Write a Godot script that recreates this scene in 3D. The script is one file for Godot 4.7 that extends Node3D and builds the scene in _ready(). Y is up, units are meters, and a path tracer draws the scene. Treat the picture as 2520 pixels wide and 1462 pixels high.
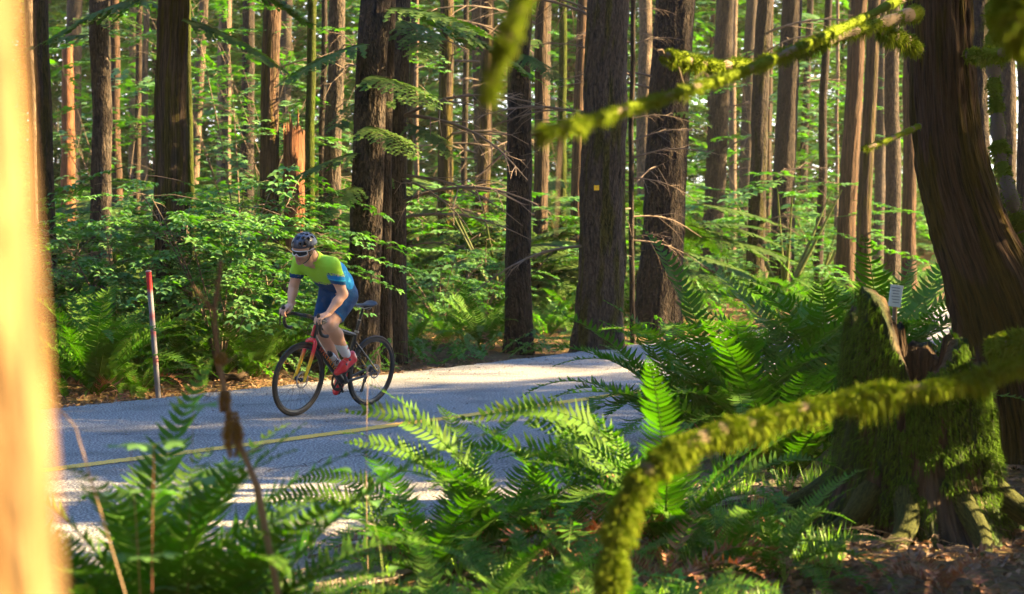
extends Node3D

# ---------------------------------------------------------------- mesh builder
class MB:
	var v := PackedVector3Array()
	var c := PackedColorArray()
	var uv := PackedVector2Array()
	var ix := PackedInt32Array()
	func vert(p: Vector3, col := Color.WHITE, t := Vector2.ZERO) -> int:
		v.append(p); c.append(col); uv.append(t)
		return v.size() - 1
	func tri(a: Vector3, b: Vector3, d: Vector3, col := Color.WHITE) -> void:
		var k := v.size()
		v.append(a); v.append(b); v.append(d)
		for i in 3:
			c.append(col); uv.append(Vector2.ZERO)
		ix.append(k); ix.append(k + 1); ix.append(k + 2)
	func quad(a: Vector3, b: Vector3, d: Vector3, e: Vector3, col := Color.WHITE) -> void:
		var k := v.size()
		v.append(a); v.append(b); v.append(d); v.append(e)
		for i in 4:
			c.append(col); uv.append(Vector2.ZERO)
		for i in [0, 1, 2, 0, 2, 3]:
			ix.append(k + i)
	func grid(k: int, rows: int, cols: int, wrap: bool) -> void:
		# rows x cols vertices from index k on
		for r in rows - 1:
			for q in (cols if wrap else cols - 1):
				var a := k + r * cols + q
				var b := k + r * cols + (q + 1) % cols
				ix.append(a); ix.append(a + cols); ix.append(b)
				ix.append(b); ix.append(a + cols); ix.append(b + cols)
	func tube(pts: Array, rad: Array, sides := 8, cols: Array = [Color.WHITE], caps := true, squash := 1.0) -> void:
		var k := v.size()
		var n := pts.size()
		var side := Vector3.ZERO
		var run := 0.0
		for i in n:
			var t: Vector3 = (pts[mini(i + 1, n - 1)] - pts[maxi(i - 1, 0)]).normalized()
			if i == 0:
				side = t.cross(Vector3.UP if absf(t.y) < 0.9 else Vector3.RIGHT).normalized()
			else:
				run += (pts[i] - pts[i - 1]).length()
			side = (side - t * side.dot(t)).normalized()
			var up := side.cross(t)
			var r: float = rad[mini(i, rad.size() - 1)]
			var col: Color = cols[mini(i, cols.size() - 1)]
			for s in sides:
				var a := TAU * s / sides
				v.append(pts[i] + side * cos(a) * r + up * sin(a) * r * squash)
				c.append(col)
				uv.append(Vector2(absf(2.0 * s / sides - 1.0), run))
		grid(k, n, sides, true)
		if caps:
			for e in [0, n - 1]:
				var m := vert(pts[e], cols[mini(e, cols.size() - 1)])
				for s in sides:
					var a: int = k + e * sides + s
					var b: int = k + e * sides + (s + 1) % sides
					if e == 0:
						ix.append(m); ix.append(a); ix.append(b)
					else:
						ix.append(m); ix.append(b); ix.append(a)
	func ring(center: Vector3, axis: Vector3, big: float, small: float, n := 40, sides := 8, col := Color.WHITE, wide := 1.0) -> void:
		# torus; wide stretches the section along the axis
		var a := axis.normalized()
		var u := a.cross(Vector3.UP if absf(a.y) < 0.9 else Vector3.RIGHT).normalized()
		var w := a.cross(u)
		var k := v.size()
		for i in n + 1:
			var q := TAU * i / n
			var d := u * cos(q) + w * sin(q)
			for s in sides:
				var b := TAU * s / sides
				v.append(center + d * (big + cos(b) * small) + a * sin(b) * small * wide)
				c.append(col); uv.append(Vector2.ZERO)
		grid(k, n + 1, sides, true)
	func lathe(base: Vector3, axis: Vector3, prof: Array, n := 16, col := Color.WHITE) -> void:
		# prof: Vector2(radius, along)
		var a := axis.normalized()
		var u := a.cross(Vector3.UP if absf(a.y) < 0.9 else Vector3.RIGHT).normalized()
		var w := a.cross(u)
		for j in prof.size() - 1:
			var k := v.size()
			for e in 2:
				var p: Vector2 = prof[j + e]
				for i in n:
					var q := TAU * i / n
					v.append(base + a * p.y + (u * cos(q) + w * sin(q)) * p.x)
					c.append(col); uv.append(Vector2.ZERO)
			grid(k, 2, n, true)
	func blob(center: Vector3, ax: Vector3, ay: Vector3, az: Vector3, n := 12, col := Color.WHITE) -> void:
		var k := v.size()
		for i in n + 1:
			var t := PI * i / n
			for j in n * 2:
				var q := TAU * j / (n * 2)
				v.append(center + ay * cos(t) + (ax * cos(q) + az * sin(q)) * sin(t))
				c.append(col); uv.append(Vector2.ZERO)
		grid(k, n + 1, n * 2, true)
	func box(center: Vector3, size: Vector3, b := Basis.IDENTITY, col := Color.WHITE, bev := 0.12) -> void:
		var h := size / 2
		var e := minf(h.x, minf(h.y, h.z)) * bev
		for ax in 3:
			for s: float in [-1.0, 1.0]:
				var o := [Vector3.ZERO, Vector3.ZERO, Vector3.ZERO, Vector3.ZERO]
				var i1 := (ax + 1) % 3
				var i2 := (ax + 2) % 3
				var sg := [[-1, -1], [1, -1], [1, 1], [-1, 1]]
				for q in 4:
					var p := Vector3.ZERO
					p[ax] = s * h[ax]
					p[i1] = sg[q][0] * (h[i1] - e)
					p[i2] = sg[q][1] * (h[i2] - e)
					o[q] = center + b * p
				quad(o[0], o[1], o[2], o[3], col)
				# bevel strips
				var p1 := Vector3.ZERO; var p2 := Vector3.ZERO; var p3 := Vector3.ZERO; var p4 := Vector3.ZERO
				for t: float in [-1.0, 1.0]:
					p1[ax] = s * h[ax]; p1[i1] = t * (h[i1] - e); p1[i2] = h[i2] - e
					p2 = p1; p2[i2] = -(h[i2] - e)
					p3[ax] = s * (h[ax] - e); p3[i1] = t * h[i1]; p3[i2] = -(h[i2] - e)
					p4 = p3; p4[i2] = h[i2] - e
					quad(center + b * p1, center + b * p2, center + b * p3, center + b * p4, col)
	func add(o: MB, x: Transform3D, tint := Color.WHITE) -> void:
		var k := v.size()
		for p in o.v:
			v.append(x * p)
		for q in o.c:
			c.append(q * tint)
		uv.append_array(o.uv)
		for i in o.ix:
			ix.append(i + k)
	func mesh(m: Material) -> ArrayMesh:
		var nn := PackedVector3Array()
		nn.resize(v.size())
		for i in range(0, ix.size(), 3):
			var a := ix[i]; var b := ix[i + 1]; var d := ix[i + 2]
			var f := (v[d] - v[a]).cross(v[b] - v[a])
			nn[a] += f; nn[b] += f; nn[d] += f
		for i in nn.size():
			nn[i] = nn[i].normalized() if nn[i].length_squared() > 1e-20 else Vector3.UP
		var arr := []
		arr.resize(Mesh.ARRAY_MAX)
		arr[Mesh.ARRAY_VERTEX] = v
		arr[Mesh.ARRAY_NORMAL] = nn
		arr[Mesh.ARRAY_COLOR] = c
		arr[Mesh.ARRAY_TEX_UV] = uv
		arr[Mesh.ARRAY_INDEX] = ix
		var am := ArrayMesh.new()
		am.add_surface_from_arrays(Mesh.PRIMITIVE_TRIANGLES, arr)
		am.surface_set_material(0, m)
		return am

# ---------------------------------------------------------------- small helpers
var M := {}
var used := {}
var rng := RandomNumberGenerator.new()
var nz := FastNoiseLite.new()
const PITCH := -0.047413
const FOCAL := 1665.0
const EYE := 1.806
const PX := 1024.0 / 2520.0

func rr(a: float, b: float) -> float:
	return rng.randf_range(a, b)

func at(x: float, y: float, d: float) -> Vector3:
	# the point at depth d that stands at (x, y) of the picture, counted 2520 wide
	var u := (x * PX - 512.0) / FOCAL
	var w := -(y * PX - 297.0) / FOCAL
	var yy := w * cos(PITCH) + sin(PITCH)
	var zz := w * sin(PITCH) - cos(PITCH)
	var k := d / -zz
	return Vector3(u * k, EYE + yy * k, -d)

func numbered(called: String) -> String:
	if not used.has(called):
		used[called] = 0
		return called
	used[called] += 1
	return "%s_%03d" % [called, used[called]]

func tag(o: Node, label: String, category: String, group := "", kind := "") -> Node:
	if label: o.set_meta("label", label)
	if category: o.set_meta("category", category)
	if group: o.set_meta("group", group)
	if kind: o.set_meta("kind", kind)
	return o

func thing(called: String, label: String, category: String, where := Vector3.ZERO, group := "") -> Node3D:
	var o := Node3D.new()
	o.name = numbered(called)
	add_child(o)
	o.position = where
	tag(o, label, category, group)
	return o

func part(called: String, m: Mesh, parent: Node, x := Transform3D.IDENTITY) -> MeshInstance3D:
	var o := MeshInstance3D.new()
	o.name = called if parent != self else numbered(called)
	o.mesh = m
	o.transform = x
	parent.add_child(o, true)
	return o

func setting(called: String, m: Mesh) -> MeshInstance3D:
	var o := part(called, m, self)
	o.set_meta("kind", "structure")
	return o

func smat(lin: Color, rough := 0.8, opt := {}) -> StandardMaterial3D:
	var m := StandardMaterial3D.new()
	m.albedo_color = lin.linear_to_srgb()
	m.roughness = rough
	m.metallic = opt.get("metal", 0.0)
	m.metallic_specular = opt.get("spec", 0.5)
	m.cull_mode = BaseMaterial3D.CULL_DISABLED
	if opt.get("vc", false): m.vertex_color_use_as_albedo = true
	if opt.has("back"):
		m.backlight_enabled = true
		m.backlight = opt.back
	if opt.has("coat"):
		m.clearcoat_enabled = true
		m.clearcoat = opt.coat
		m.clearcoat_roughness = 0.1
	if opt.has("rim"):
		m.rim_enabled = true
		m.rim = opt.rim
	return m

func noise_tex(size: int, freq: float, sd: int, ramp: Gradient = null, normal := false, strength := 4.0, kind := FastNoiseLite.TYPE_SIMPLEX_SMOOTH, fract := FastNoiseLite.FRACTAL_FBM) -> NoiseTexture2D:
	var n := FastNoiseLite.new()
	n.noise_type = kind
	n.fractal_type = fract
	n.fractal_octaves = 5
	n.frequency = freq
	n.seed = sd
	var t := NoiseTexture2D.new()
	t.width = size; t.height = size
	t.seamless = true
	t.noise = n
	t.as_normal_map = normal
	t.bump_strength = strength
	if ramp: t.color_ramp = ramp
	return t

func ramp(cols: Array) -> Gradient:
	var g := Gradient.new()
	var off := PackedFloat32Array()
	var cc := PackedColorArray()
	for q in cols:
		off.append(q[0]); cc.append((q[1] as Color).linear_to_srgb())
	g.offsets = off
	g.colors = cc
	return g

func spline(p: Array, n: int) -> Array:
	# Catmull-Rom through p, n steps a span
	var o := []
	for i in p.size() - 1:
		var a = p[maxi(i - 1, 0)]; var b = p[i]; var d = p[i + 1]; var e = p[mini(i + 2, p.size() - 1)]
		for k in n:
			o.append(b.cubic_interpolate(d, a, e, float(k) / n))
	o.append(p[-1])
	return o

func fspline(p: Array, n: int) -> Array:
	var o := []
	for i in p.size() - 1:
		for k in n:
			o.append(lerpf(p[i], p[i + 1], float(k) / n))
	o.append(p[-1])
	return o

func lc(r: float, g: float, b: float) -> Color:
	return Color(r, g, b)

const MARKS := [[40, "blurred trunk"], [112, "narrow dark trunk"], [250, "straight grey trunk"], [346, "twin trunks"], [424, "broad dark trunk"], [664, "orange-brown trunk"], [765, "mossy trunk"], [822, "grey-brown trunk"], [905, "near-black trunk"], [1096, "mossy-footed trunk"], [1190, "trunk below the yellow twig"], [1278, "cream-flanked trunk"], [1486, "tagged trunk"], [1640, "broad black trunk"], [1762, "grey leaning trunk"], [1866, "gold-edged trunk"], [1930, "stout dark trunk"], [2090, "reddish trunk"], [2196, "pale-streaked trunk"], [2330, "leaning cedar"], [2420, "dark trunk by the edge"], [2600, "picture's edge"]]
var counted := {}
func placed(what: String, p: Vector2) -> String:
	# says between which landmark trunks a far thing shows, and as which of its kind there
	var x := (512.0 + FOCAL * p.x / p.y) / PX
	var k := 0
	while k < MARKS.size() - 2 and MARKS[k + 1][0] < x: k += 1
	var key := what + str(k)
	counted[key] = counted.get(key, 0) + 1
	return "%s, %s past the %s towards the %s" % [what, ["first", "second", "third", "fourth", "fifth", "sixth", "seventh", "eighth", "ninth", "tenth", "eleventh", "twelfth"][mini(counted[key] - 1, 11)], MARKS[k][1], MARKS[k + 1][1]]

func by_x(a: Vector2, b: Vector2) -> bool:
	return a.x / a.y < b.x / b.y

# ---------------------------------------------------------------- the place
func _ready() -> void:
	rng.seed = 77
	nz.seed = 5
	nz.frequency = 1.0
	nz.fractal_octaves = 3
	view_and_light()
	make_materials()
	make_ground()
	print("ground ", Time.get_ticks_msec())
	make_prototypes()
	print("prototypes ", Time.get_ticks_msec())
	make_forest()
	print("forest ", Time.get_ticks_msec())
	make_understory()
	print("understory ", Time.get_ticks_msec())
	make_front()
	print("front ", Time.get_ticks_msec())
	make_bicycle()
	print("bicycle ", Time.get_ticks_msec())
	make_rider()
	print("rider ", Time.get_ticks_msec())

func view_and_light() -> void:
	var cam := Camera3D.new()
	cam.name = "camera"
	add_child(cam)
	cam.position = Vector3(0, EYE, 0)
	cam.rotation.x = PITCH
	cam.fov = rad_to_deg(2.0 * atan(297.0 / FOCAL))
	cam.near = 0.05
	cam.far = 600.0
	var lens := CameraAttributesPhysical.new()
	lens.frustum_focal_length = 58.0
	lens.exposure_aperture = 2.6
	lens.frustum_focus_distance = 15.2
	lens.exposure_multiplier = 1.0
	cam.attributes = lens
	cam.fov = rad_to_deg(2.0 * atan(297.0 / FOCAL))
	cam.current = true
	var sky_material := ProceduralSkyMaterial.new()
	sky_material.sky_top_color = Color(0.36, 0.53, 0.80)
	sky_material.sky_horizon_color = Color(0.93, 0.94, 0.92)
	sky_material.sky_curve = 0.25
	sky_material.ground_bottom_color = Color(0.16, 0.17, 0.13)
	sky_material.ground_horizon_color = Color(0.4, 0.42, 0.38)
	sky_material.sky_energy_multiplier = 0.68
	var sky := Sky.new()
	sky.sky_material = sky_material
	var e := Environment.new()
	e.background_mode = Environment.BG_SKY
	e.sky = sky
	e.tonemap_mode = Environment.TONE_MAPPER_LINEAR
	e.tonemap_exposure = 12.6
	e.fog_enabled = true
	e.fog_density = 0.0003
	e.fog_light_color = Color(1.0, 0.96, 0.84)
	e.sdfgi_enabled = true
	e.ssao_enabled = true
	e.ssil_enabled = true
	var w := WorldEnvironment.new()
	w.name = "world"
	w.environment = e
	add_child(w)
	var sun := DirectionalLight3D.new()
	sun.name = "sun"
	sun.light_energy = 1.6
	sun.light_color = Color(1.0, 0.86, 0.62)
	sun.light_angular_distance = 0.5
	sun.shadow_enabled = true
	add_child(sun)
	var el := deg_to_rad(25.0)
	var az := deg_to_rad(6.0)
	var to_sun := Vector3(cos(el) * cos(az), sin(el), -cos(el) * sin(az))
	sun.look_at_from_position(to_sun * 50.0, Vector3.ZERO, Vector3.UP)

func bark_image(kind: int) -> Array:
	# height field of furrowed bark, tiling both ways: [albedo, normal]
	var w := 256
	var h := 512
	var n1 := FastNoiseLite.new()
	n1.seed = 11 + kind
	n1.noise_type = FastNoiseLite.TYPE_SIMPLEX_SMOOTH
	n1.frequency = 0.075
	n1.fractal_octaves = 4
	var n2 := FastNoiseLite.new()
	n2.seed = 31 + kind
	n2.frequency = 0.02
	n2.fractal_octaves = 4
	var im := Image.create(w, h, false, Image.FORMAT_RGB8)
	var hm := Image.create(w, h, false, Image.FORMAT_RGB8)
	var r := w / TAU
	var sy := 0.10 if kind == 0 else 0.34   # long strips for cedar, shorter plates for fir
	for y in h:
		var wy := float(y) / h
		for x in w:
			var a := TAU * x / w
			var cx := cos(a) * r
			var cy := sin(a) * r
			var s := 0.0
			var fine := 0.0
			# two copies faded into each other so that the strip tiles upwards
			for k in 2:
				var yy := (y - k * h) * sy
				var wk := (1.0 - wy) if k == 0 else wy
				s += wk * n1.get_noise_3d(cx + 6.0 * sin(yy * 0.05), cy, yy)
				fine += wk * n2.get_noise_3d(cx * 4.0, cy * 4.0, yy * 2.2)
			var ridge := pow(clampf(absf(s) * 3.2, 0.0, 1.0), 0.7)       # furrows where the noise crosses zero
			var hh := clampf(0.16 + 0.66 * ridge + 0.3 * fine, 0.0, 1.0)
			var tone := clampf(0.40 + 0.45 * ridge + 0.7 * fine, 0.12, 1.2)
			im.set_pixel(x, y, Color(tone * (1.0 + 0.25 * fine), tone, tone * (1.0 - 0.3 * fine)).linear_to_srgb())
			hm.set_pixel(x, y, Color(hh, hh, hh))
	hm.bump_map_to_normal_map(6.0)
	hm.generate_mipmaps()
	im.generate_mipmaps()
	return [ImageTexture.create_from_image(im), ImageTexture.create_from_image(hm)]

func bark_mat(tex: Array, lin: Color) -> StandardMaterial3D:
	var m := smat(lin, 0.92, {"vc": true, "spec": 0.25})
	m.albedo_texture = tex[0]
	m.normal_enabled = true
	m.normal_texture = tex[1]
	m.normal_scale = 1.0
	return m

func make_materials() -> void:
	var cedar := bark_image(0)
	var fir := bark_image(1)
	M.cedar = bark_mat(cedar, lc(0.075, 0.052, 0.036))
	M.red_cedar = bark_mat(cedar, lc(0.09, 0.055, 0.036))
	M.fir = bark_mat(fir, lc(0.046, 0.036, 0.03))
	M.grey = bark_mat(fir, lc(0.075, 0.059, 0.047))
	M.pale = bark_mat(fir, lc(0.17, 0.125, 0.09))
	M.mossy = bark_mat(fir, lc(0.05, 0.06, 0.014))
	M.rot = bark_mat(cedar, lc(0.23, 0.10, 0.05))
	# leaves
	M.frond = smat(lc(0.075, 0.17, 0.022), 0.6, {"vc": true, "back": Color(0.75, 0.95, 0.12), "spec": 0.22})
	M.leaf = smat(lc(0.115, 0.25, 0.085), 0.6, {"vc": true, "back": Color(0.75, 0.95, 0.15), "spec": 0.25})
	M.needle = smat(lc(0.07, 0.125, 0.03), 0.7, {"vc": true, "back": Color(0.7, 0.9, 0.12), "spec": 0.2})
	M.old_cedar = bark_mat(cedar, lc(0.06, 0.036, 0.025))
	M.dry = smat(lc(0.25, 0.12, 0.055), 0.8, {"vc": true, "back": Color(0.45, 0.28, 0.14)})
	M.moss = smat(lc(0.12, 0.17, 0.015), 0.95, {"vc": true, "back": Color(0.55, 0.6, 0.08), "spec": 0.1})
	M.twig = smat(lc(0.12, 0.085, 0.06), 0.9, {"vc": true})
	# ground
	var soil := smat(lc(1, 1, 1), 0.95, {"spec": 0.2})
	soil.albedo_texture = noise_tex(512, 0.02, 3, ramp([[0.0, lc(0.05, 0.03, 0.018)], [0.45, lc(0.12, 0.07, 0.04)], [0.62, lc(0.09, 0.075, 0.03)], [1.0, lc(0.24, 0.14, 0.08)]]))
	soil.normal_enabled = true
	soil.normal_texture = noise_tex(512, 0.05, 4, null, true, 10.0)
	soil.uv1_triplanar = true
	soil.uv1_world_triplanar = true
	soil.uv1_scale = Vector3(0.55, 0.55, 0.55)
	M.soil = soil
	var asphalt := smat(lc(1, 1, 1), 0.82, {"spec": 0.45})
	asphalt.albedo_texture = noise_tex(1024, 0.055, 8, ramp([[0.0, lc(0.05, 0.05, 0.052)], [0.34, lc(0.10, 0.10, 0.10)], [0.5, lc(0.195, 0.193, 0.19)], [0.62, lc(0.26, 0.256, 0.25)], [0.76, lc(0.42, 0.41, 0.39)], [1.0, lc(0.55, 0.53, 0.5)]]))
	asphalt.normal_enabled = true
	asphalt.normal_texture = noise_tex(1024, 0.055, 8, null, true, 8.0)
	asphalt.uv1_triplanar = true
	asphalt.uv1_world_triplanar = true
	asphalt.uv1_scale = Vector3(0.7, 0.7, 0.7)
	asphalt.vertex_color_use_as_albedo = true
	M.asphalt = asphalt
	var paint := smat(lc(1, 1, 1), 0.7, {"vc": true})
	paint.albedo_texture = noise_tex(512, 0.06, 18, ramp([[0.0, lc(0.22, 0.19, 0.13)], [0.36, lc(0.45, 0.30, 0.07)], [0.5, lc(0.82, 0.42, 0.025)], [1.0, lc(0.9, 0.47, 0.04)]]))
	paint.uv1_triplanar = true
	paint.uv1_world_triplanar = true
	paint.uv1_scale = Vector3(2.5, 2.5, 2.5)
	M.paint = paint
	var gravel := smat(lc(1, 1, 1), 0.95)
	gravel.albedo_texture = noise_tex(512, 0.09, 28, ramp([[0.0, lc(0.08, 0.06, 0.05)], [0.5, lc(0.24, 0.19, 0.15)], [1.0, lc(0.5, 0.42, 0.35)]]))
	gravel.normal_enabled = true
	gravel.normal_texture = noise_tex(512, 0.09, 28, null, true, 10.0)
	gravel.uv1_triplanar = true
	gravel.uv1_world_triplanar = true
	gravel.uv1_scale = Vector3(1.1, 1.1, 1.1)
	M.gravel = gravel

# ---------------------------------------------------------------- ground and road
var mid := []       # centre line of the road: Vector2(x, depth)
func road_line() -> void:
	mid = spline([Vector2(-22, -6), Vector2(-9.6, 5.0), Vector2(-3.02, 11.93), Vector2(-0.75, 14.49), Vector2(1.62, 17.38), Vector2(5.9, 23.0), Vector2(11.5, 31.5), Vector2(16, 42), Vector2(19, 58)], 34)

func road_side(x: float, d: float) -> float:
	# signed distance from the centre line, + on the far side
	var best := 1e9
	var s := 0.0
	var p := Vector2(x, d)
	for i in range(0, mid.size() - 3, 3):
		var a: Vector2 = mid[i]
		var b: Vector2 = mid[i + 3]
		var ab := b - a
		var t := clampf((p - a).dot(ab) / ab.length_squared(), 0.0, 1.0)
		var q := a + ab * t
		var l := p.distance_squared_to(q)
		if l < best:
			best = l
			s = sqrt(l) * signf(ab.cross(p - a))
	return s

func ground_y(x: float, d: float) -> float:
	var s := road_side(x, d)
	var y := 0.0
	if s > 3.6:
		var k := s - 3.6
		y = -0.10 * smoothstep(0.0, 0.5, k) + 0.13 * smoothstep(0.5, 2.5, k) + 0.010 * maxf(k - 2.0, 0.0)
		y += 0.10 * nz.get_noise_2d(x * 0.35, d * 0.35) * smoothstep(0.3, 2.0, k)
	elif s < -3.2:
		var k2 := -3.2 - s
		y = -0.06 * smoothstep(0.0, 0.8, k2) + 0.06 * smoothstep(1.0, 3.0, k2)
		y += 0.09 * nz.get_noise_2d(x * 0.5 + 9.0, d * 0.5) * smoothstep(0.3, 1.6, k2)
	return y - 0.012

func make_ground() -> void:
	road_line()
	var b := MB.new()
	var xs := []
	var ds := []
	var u := -260.0
	while u <= 260.0:
		xs.append(u)
		u += 0.35 if absf(u) < 9.0 else (1.0 if absf(u) < 30.0 else 20.0)
	u = -60.0
	while u <= 420.0:
		ds.append(u)
		u += 0.35 if u > 4.0 and u < 27.0 else (1.0 if u > -5.0 and u < 60.0 else 20.0)
	for d in ds:
		for x in xs:
			b.vert(Vector3(x, ground_y(x, d), -d))
	b.grid(0, ds.size(), xs.size(), false)
	setting("ground", b.mesh(M.soil))
	# road: a crowned sheet with a worn edge
	var r := MB.new()
	var cols := [-3.15, -3.05]
	for k in 39: cols.append(-2.9 + 6.2 * k / 38.0)
	cols.append_array([3.45, 3.55])
	var verge := MB.new()
	var line_a := MB.new()
	for i in mid.size():
		var a: Vector2 = mid[maxi(i - 1, 0)]
		var c2: Vector2 = mid[mini(i + 1, mid.size() - 1)]
		var n := (c2 - a).normalized().orthogonal() * -1.0
		for j in cols.size():
			var o: float = cols[j]
			if j < 2: o += 0.10 * nz.get_noise_2d(i * 0.9, 7.0)
			if j > 40: o += 0.14 * nz.get_noise_2d(i * 0.8, 17.0) + 0.35 * smoothstep(17.0, 24.0, mid[i].y)
			var p: Vector2 = mid[i] + n * o
			var y := 0.012 if j > 0 and j < cols.size() - 1 else -0.03
			# tyre-worn lanes are a little paler than the middle
			var t := 1.0 + 0.06 * cos(o * 3.9) + 0.35 * nz.get_noise_2d(p.x * 0.55, p.y * 0.55) + 0.22 * nz.get_noise_2d(p.x * 3.0 + 40.0, p.y * 3.0)
			if nz.get_noise_2d(p.x * 0.8 + 90.0, p.y * 0.8) > 0.3: t *= 0.72      # dark oily patches
			r.vert(Vector3(p.x, y + 0.02 * (1.0 - o * o / 12.0), -p.y), Color(t, t, t))
		for o2: float in [-4.1, -3.5, -3.08]:
			var p2: Vector2 = mid[i] + n * (o2 + 0.16 * nz.get_noise_2d(i * 1.6, o2))
			verge.vert(Vector3(p2.x, maxf(ground_y(p2.x, p2.y) + 0.018, -0.04), -p2.y))
	r.grid(0, mid.size(), cols.size(), false)
	verge.grid(0, mid.size(), 3, false)
	setting("road", r.mesh(M.asphalt))
	setting("gravel_verge", verge.mesh(M.gravel))
	# yellow centre line, its edges ragged from wear
	var fine := spline(mid, 4)
	for i in fine.size():
		var a: Vector2 = fine[maxi(i - 1, 0)]
		var c3: Vector2 = fine[mini(i + 1, fine.size() - 1)]
		var n2 := (c3 - a).normalized().orthogonal() * -1.0
		for o3: float in [-0.08, 0.08]:
			var q: Vector2 = fine[i] + n2 * (o3 + 0.03 * nz.get_noise_2d(i * 7.0, o3 * 90.0))
			line_a.vert(Vector3(q.x, 0.0375, -q.y))
	line_a.grid(0, fine.size(), 2, false)
	var ln := setting("road_marking", line_a.mesh(M.paint))
	ln.set_meta("label", "worn yellow line painted along the middle of the road")
	# sealed cracks
	var cr := MB.new()
	for k in 7:
		var base: Vector2 = [Vector2(-2.6, 15.6), Vector2(-3.4, 13.6), Vector2(0.2, 15.3), Vector2(-1.7, 11.6), Vector2(-0.4, 12.7), Vector2(0.9, 19.2), Vector2(-3.0, 16.6)][k]
		var dr := Vector2(0.65, 0.76).rotated([0.1, -0.9, -0.3, 0.15, -0.8, 0.1, 1.3][k])
		var pts := []
		for i in 22:
			var off := dr.orthogonal() * 0.13 * nz.get_noise_2d(i * 9.0, k * 31.0)
			var w2 := base + dr * (i * 0.085) + off
			pts.append(w2)
		var k0 := cr.v.size()
		for i in 22:
			var hw := 0.006 + 0.012 * absf(nz.get_noise_2d(i * 21.0, k * 7.0))
			for sgn: float in [-1.0, 1.0]:
				var w3: Vector2 = pts[i] + dr.orthogonal() * hw * sgn
				var o4 := road_side(w3.x, w3.y)
				cr.vert(Vector3(w3.x, 0.036 - o4 * o4 / 600.0, -w3.y))
		cr.grid(k0, 22, 2, false)
	setting("road_cracks", cr.mesh(smat(lc(0.03, 0.03, 0.032), 0.8)))

# ---------------------------------------------------------------- plant pieces, built once and shared
var fronds := []
var dry_fronds := []
var sprays := []
var boughs := []
var bough_mb := []
var spray_mb := []
var crowns := []
var dead_limbs := []
var shrub_meshes := []

func frond_builder(sd: int, arch: float, dry: bool, roll := 0.0) -> MB:
	# a pinnate leaf one metre long: starts up along +Y, bends over towards +Z
	var g := RandomNumberGenerator.new()
	g.seed = sd
	var b := MB.new()
	var n := 40
	var pts := []
	var dirs := []
	var p := Vector3.ZERO
	var sway := g.randf_range(-0.16, 0.16)
	for i in n + 1:
		var t := float(i) / n
		var ang := arch * pow(t, 1.35) + 0.10
		var dr := Vector3(sin(sway * t), cos(ang), sin(ang)).normalized()
		pts.append(p)
		dirs.append(dr)
		p += dr / n
	var rad := []
	var stem_cols := []
	for i in n + 1:
		rad.append(lerpf(0.0048, 0.0009, float(i) / n))
		stem_cols.append(Color(1.7, 0.85, 0.5) if not dry else Color(0.7, 0.6, 0.5))
		if not dry and i > n / 3: stem_cols[i] = Color(1.5, 1.15, 0.7)
	b.tube(pts, rad, 4, stem_cols, false)
	for i in range(4, n + 1):
		var t2 := float(i) / n
		var l := 0.105 * pow(sin(PI * clampf(0.16 + 0.84 * t2, 0.0, 1.0)), 0.75) * (1.0 if t2 > 0.2 else 0.75 + t2)
		l = maxf(l, 0.006)
		var d: Vector3 = dirs[i]
		var side := Vector3.RIGHT.rotated(d, roll * t2)
		var nor := d.cross(side).normalized()
		for s: float in [-1.0, 1.0]:
			if dry and g.randf() < 0.25: continue
			if g.randf() < 0.02: continue
			var ll := l * g.randf_range(0.86, 1.1)
			var a := g.randf_range(0.20, 0.36) + t2 * 0.3
			var droop := g.randf_range(-0.05, 0.22) + (0.9 * g.randf() if dry else 0.0)
			var out: Vector3 = (side * s * cos(a) + d * sin(a) + nor * droop).normalized()
			var wid := d * (0.0115 if not dry else 0.009) * g.randf_range(0.85, 1.1)
			wid -= out * wid.dot(out)
			var q: Vector3 = pts[i]
			var lift := nor * -0.004
			var curl := nor * (0.10 + g.randf_range(-0.06, 0.16)) * ll + d * 0.10 * ll
			var m1 := q + out * ll * 0.12
			var m2 := q + out * ll * 0.55 + curl * 0.3
			var tip := q + out * ll + curl
			var k := g.randf_range(0.72, 1.22)
			var yel := g.randf_range(0.9, 1.25)
			var browned := not dry and sd % 3 == 0 and t2 > 0.72 + 0.2 * g.randf()
			if browned and g.randf() < 0.3: continue
			var col := Color(k * yel, k, k * 0.9) if not dry else Color(k * 1.1, k * g.randf_range(0.7, 1.3), k)
			if browned: col = Color(2.6 * k, 0.85 * k, 1.2 * k)
			var kk := b.v.size()
			b.vert(q, col); b.vert(m1 + wid, col); b.vert(m1 - wid * 0.7, col)
			b.vert(m2 + wid * 0.8 + lift, col); b.vert(m2 - wid * 0.8 + lift, col); b.vert(tip, col)
			for w in [0, 1, 2, 1, 3, 2, 2, 3, 4, 3, 5, 4]:
				b.ix.append(kk + w)
	return b

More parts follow.
